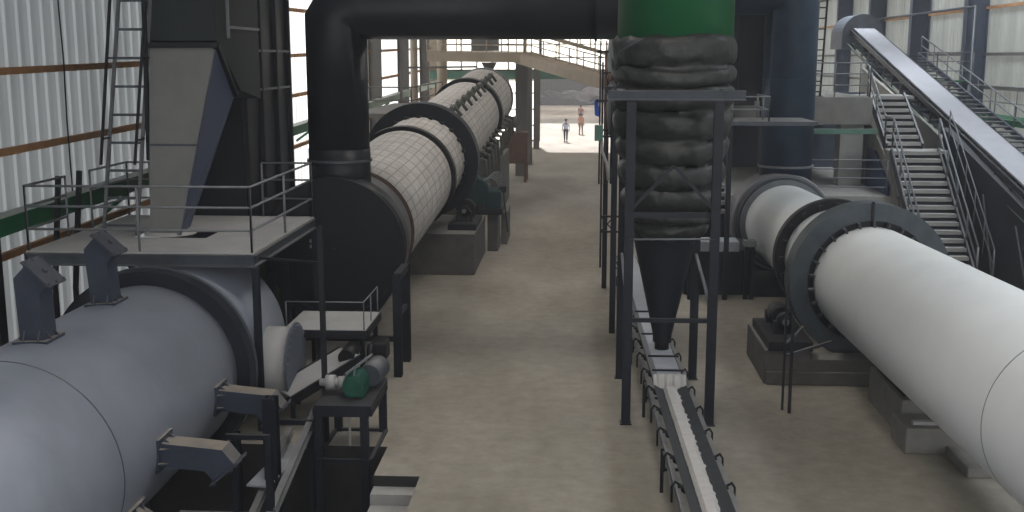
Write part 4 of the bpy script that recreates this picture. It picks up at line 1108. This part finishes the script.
def skin_mesh(name, verts, edges, radii, m, parent, root=0, sub=1):
    me = bpy.data.meshes.new(name); me.from_pydata([tuple(v) for v in verts], edges, [])
    o = bpy.data.objects.new(name, me); col.objects.link(o)
    me.materials.append(M[m]); o.parent = parent
    sk = o.modifiers.new('skin', 'SKIN'); sk.use_smooth_shade = True
    lay = me.skin_vertices[0] if len(me.skin_vertices) else None
    if lay is None:
        bpy.context.view_layer.objects.active = o
        lay = me.skin_vertices.new(name='skin') if hasattr(me.skin_vertices, 'new') else me.skin_vertices[0]
    for i, r_ in enumerate(radii):
        lay.data[i].radius = (r_, r_) if not isinstance(r_, tuple) else r_
        lay.data[i].use_root = (i == root)
    ss_ = o.modifiers.new('sub', 'SUBSURF'); ss_.levels = sub; ss_.render_levels = sub
    return o

def person(x, y, rz, shirt, trousers, label, step=.12, h=1.7):
    t = thing('person', (x, y, 0), label, 'person'); t.rotation_euler = (0, 0, rz)
    k = h / 1.72
    hip, knee, ank = .92 * k, .50 * k, .08 * k
    sh = 1.42 * k
    v = [(0, 0, .95 * k), (0, 0, 1.15 * k), (0, 0, 1.36 * k), (0, 0, 1.50 * k), (0, 0, 1.56 * k), (0, .01, 1.64 * k), (0, 0, 1.70 * k)]
    e = [(0, 1), (1, 2), (2, 3), (3, 4), (4, 5), (5, 6)]
    r_ = [(.15, .10), (.135, .09), (.17, .10), .055, .07, .095, .06]
    leg = []
    for s in (-1, 1):
        n_ = len(v)
        fy = step * s
        v += [(.10 * s, 0, .88 * k), (.10 * s, .5 * fy + .02, knee), (.10 * s, fy, ank), (.10 * s, fy + .14, .035)]
        r_ += [.085, .058, .04, .035]
        e += [(0, n_), (n_, n_ + 1), (n_ + 1, n_ + 2), (n_ + 2, n_ + 3)]
        leg.append([v[n_], v[n_ + 1], (v[n_ + 2][0], v[n_ + 2][1], v[n_ + 2][2] + .03)])
    arm = []
    for s in (-1, 1):
        n_ = len(v); fy = -step * s
        v += [(.19 * s, 0, sh), (.24 * s, -.02 + .3 * fy, 1.13 * k), (.25 * s, .06 + fy * .8, .88 * k), (.25 * s, .075 + fy * .8, .81 * k)]
        r_ += [.05, .038, .026, .03]
        e += [(2, n_), (n_, n_ + 1), (n_ + 1, n_ + 2), (n_ + 2, n_ + 3)]
        arm.append([v[n_], v[n_ + 1]])
        b_ = n_ + 3; bx_, by_, bz_ = v[b_]
        for q, (oy, lz) in enumerate(((-.03, .07), (-.01, .085), (.01, .08), (.03, .065))):
            v += [(bx_ - .005 * s, by_ + oy, bz_ - lz * .6), (bx_ - .02 * s, by_ + oy, bz_ - lz)]; r_ += [.010, .008]
            e += [(b_, len(v) - 2), (len(v) - 2, len(v) - 1)]
        v += [(bx_ - .02 * s, by_ + .045, bz_ - .02), (bx_ - .025 * s, by_ + .055, bz_ - .05)]; r_ += [.011, .009]
        e += [(b_, len(v) - 2), (len(v) - 2, len(v) - 1)]
    skin_mesh('body', v, e, r_, 'skin', t)
    v = [(0, 0, .93 * k), (0, 0, 1.15 * k), (0, 0, 1.37 * k), (0, 0, 1.45 * k)]
    e = [(0, 1), (1, 2), (2, 3)]; r_ = [(.17, .12), (.16, .11), (.19, .115), .07]
    for a_ in arm:
        n_ = len(v); v += a_; e += [(2, n_), (n_, n_ + 1)]; r_ += [.062, .05]
    skin_mesh('shirt', v, e, r_, shirt, t, root=1)
    v = [(0, 0, .97 * k)]; e = []; r_ = [(.165, .115)]
    for a_ in leg:
        n_ = len(v); v += a_; e += [(0, n_), (n_, n_ + 1), (n_ + 1, n_ + 2)]; r_ += [.10, .075, .058]
    skin_mesh('trousers', v, e, r_, trousers, t)
    hm = MB(); hm.lathe([(.001, .11), (.06, .10), (.10, .05), (.105, 0), (.095, -.04)], (x, y - .015, 1.65 * k), (0, 0, 1), 16, smooth=True)
    ORI[t] = V((x, y, 0)); hm.build('hair', 'hair', t)
    for s in (-1, 1):
        fy = step * s; m2 = MB(); m2.box(x + .10 * s - .045, x + .10 * s + .045, y + fy - .07, y + fy + .20, 0, .08); m2.build('shoe', 'hair', t, bevel=.02)
person(-.78, 82.8, .15, 'shirtblue', 'trousers', 'person in pale blue shirt and dark trousers walking away down the sunlit yard')
person(.38, 91, -.2, 'orange', 'sandtr', 'person in orange top standing at the right of the sunlit yard')
person(.42, 107, PI + .2, 'maroon', 'trousers', 'person in dark red top standing just behind the one in orange')

# ------------------------------------------------------------------ light
w = bpy.data.worlds.new('world'); sc.world = w; w.use_nodes = True
nt = w.node_tree; bg = nt.nodes['Background']
bg.inputs['Color'].default_value = (.93, .96, 1.0, 1); bg.inputs['Strength'].default_value = 1.5
sun = bpy.data.lights.new('sun', 'SUN'); sun.energy = 9.0; sun.angle = math.radians(2); sun.color = (1, .97, .97)
so = bpy.data.objects.new('sun', sun); col.objects.link(so); so.rotation_euler = (math.radians(-45), 0, math.radians(8))

def fill_light(x, y, sxx, syy, e, c=(.93, .96, 1), z=ZR - .1):  # added area lamp below the closed ceiling, stands in for daylight from above
    l = bpy.data.lights.new('fill_lamp', 'AREA'); l.shape = 'RECTANGLE'; l.size = sxx; l.size_y = syy; l.energy = e; l.color = c; l.spread = math.radians(140)
    o = bpy.data.objects.new('fill_lamp', l); col.objects.link(o); o.location = (x, y, z)
    return o
for y, e, er, el in ((4, 180, 300, 55), (12, 230, 360, 60), (22, 260, 360, 60), (32, 210, 380, 110), (42, 140, 380, 110), (52, 110, 300, 90), (62, 90, 200, 60), (72, 80, 150, 40)):
    fill_light(0.3, y, 4, 2.5, e, (1, .95, .89))
    fill_light(12.3, y, 3, 2.5, er * 1.15, (.86, .93, 1))
    fill_light(-6.3, y, 2.5, 2.5, el, (.85, .92, 1) if y < 30 else (1, .96, .9))
for y in (122, 138, 154): fill_light(0, y, 20, 3, 1500, (1, .93, .88), 8.9)  # lamps added under the second hall's roof to brighten its ground
# dusty air filling the hall
vm = bpy.data.materials.new('dusty air'); vm.use_nodes = True; vn = vm.node_tree
vn.nodes.remove(vn.nodes['Principled BSDF'])
vsn = vn.nodes.new('ShaderNodeVolumeScatter'); vsn.inputs['Density'].default_value = .0018; vsn.inputs['Color'].default_value = (.9, .93, 1, 1); vsn.inputs['Anisotropy'].default_value = .2
vn.links.new(vsn.outputs[0], vn.nodes['Material Output'].inputs['Volume'])
hz = MB().box(XL - 1, XR + 1, -7.5, 200, -2, ZR + .6).build('dusty_haze', vm); tag(hz, 'thin pale dust haze hanging in the whole hall', 'haze', kind='stuff')
sc.cycles.volume_bounces = 0

sc.view_settings.view_transform = 'Standard'
sc.view_settings.look = 'None'
sc.view_settings.exposure = 0.0
sc.view_settings.gamma = 1.0
sc.view_settings.use_curve_mapping = False
sc.cycles.max_bounces = 6
sc.cycles.diffuse_bounces = 3
sc.cycles.use_denoising = True
sc.cycles.sample_clamp_indirect = 4
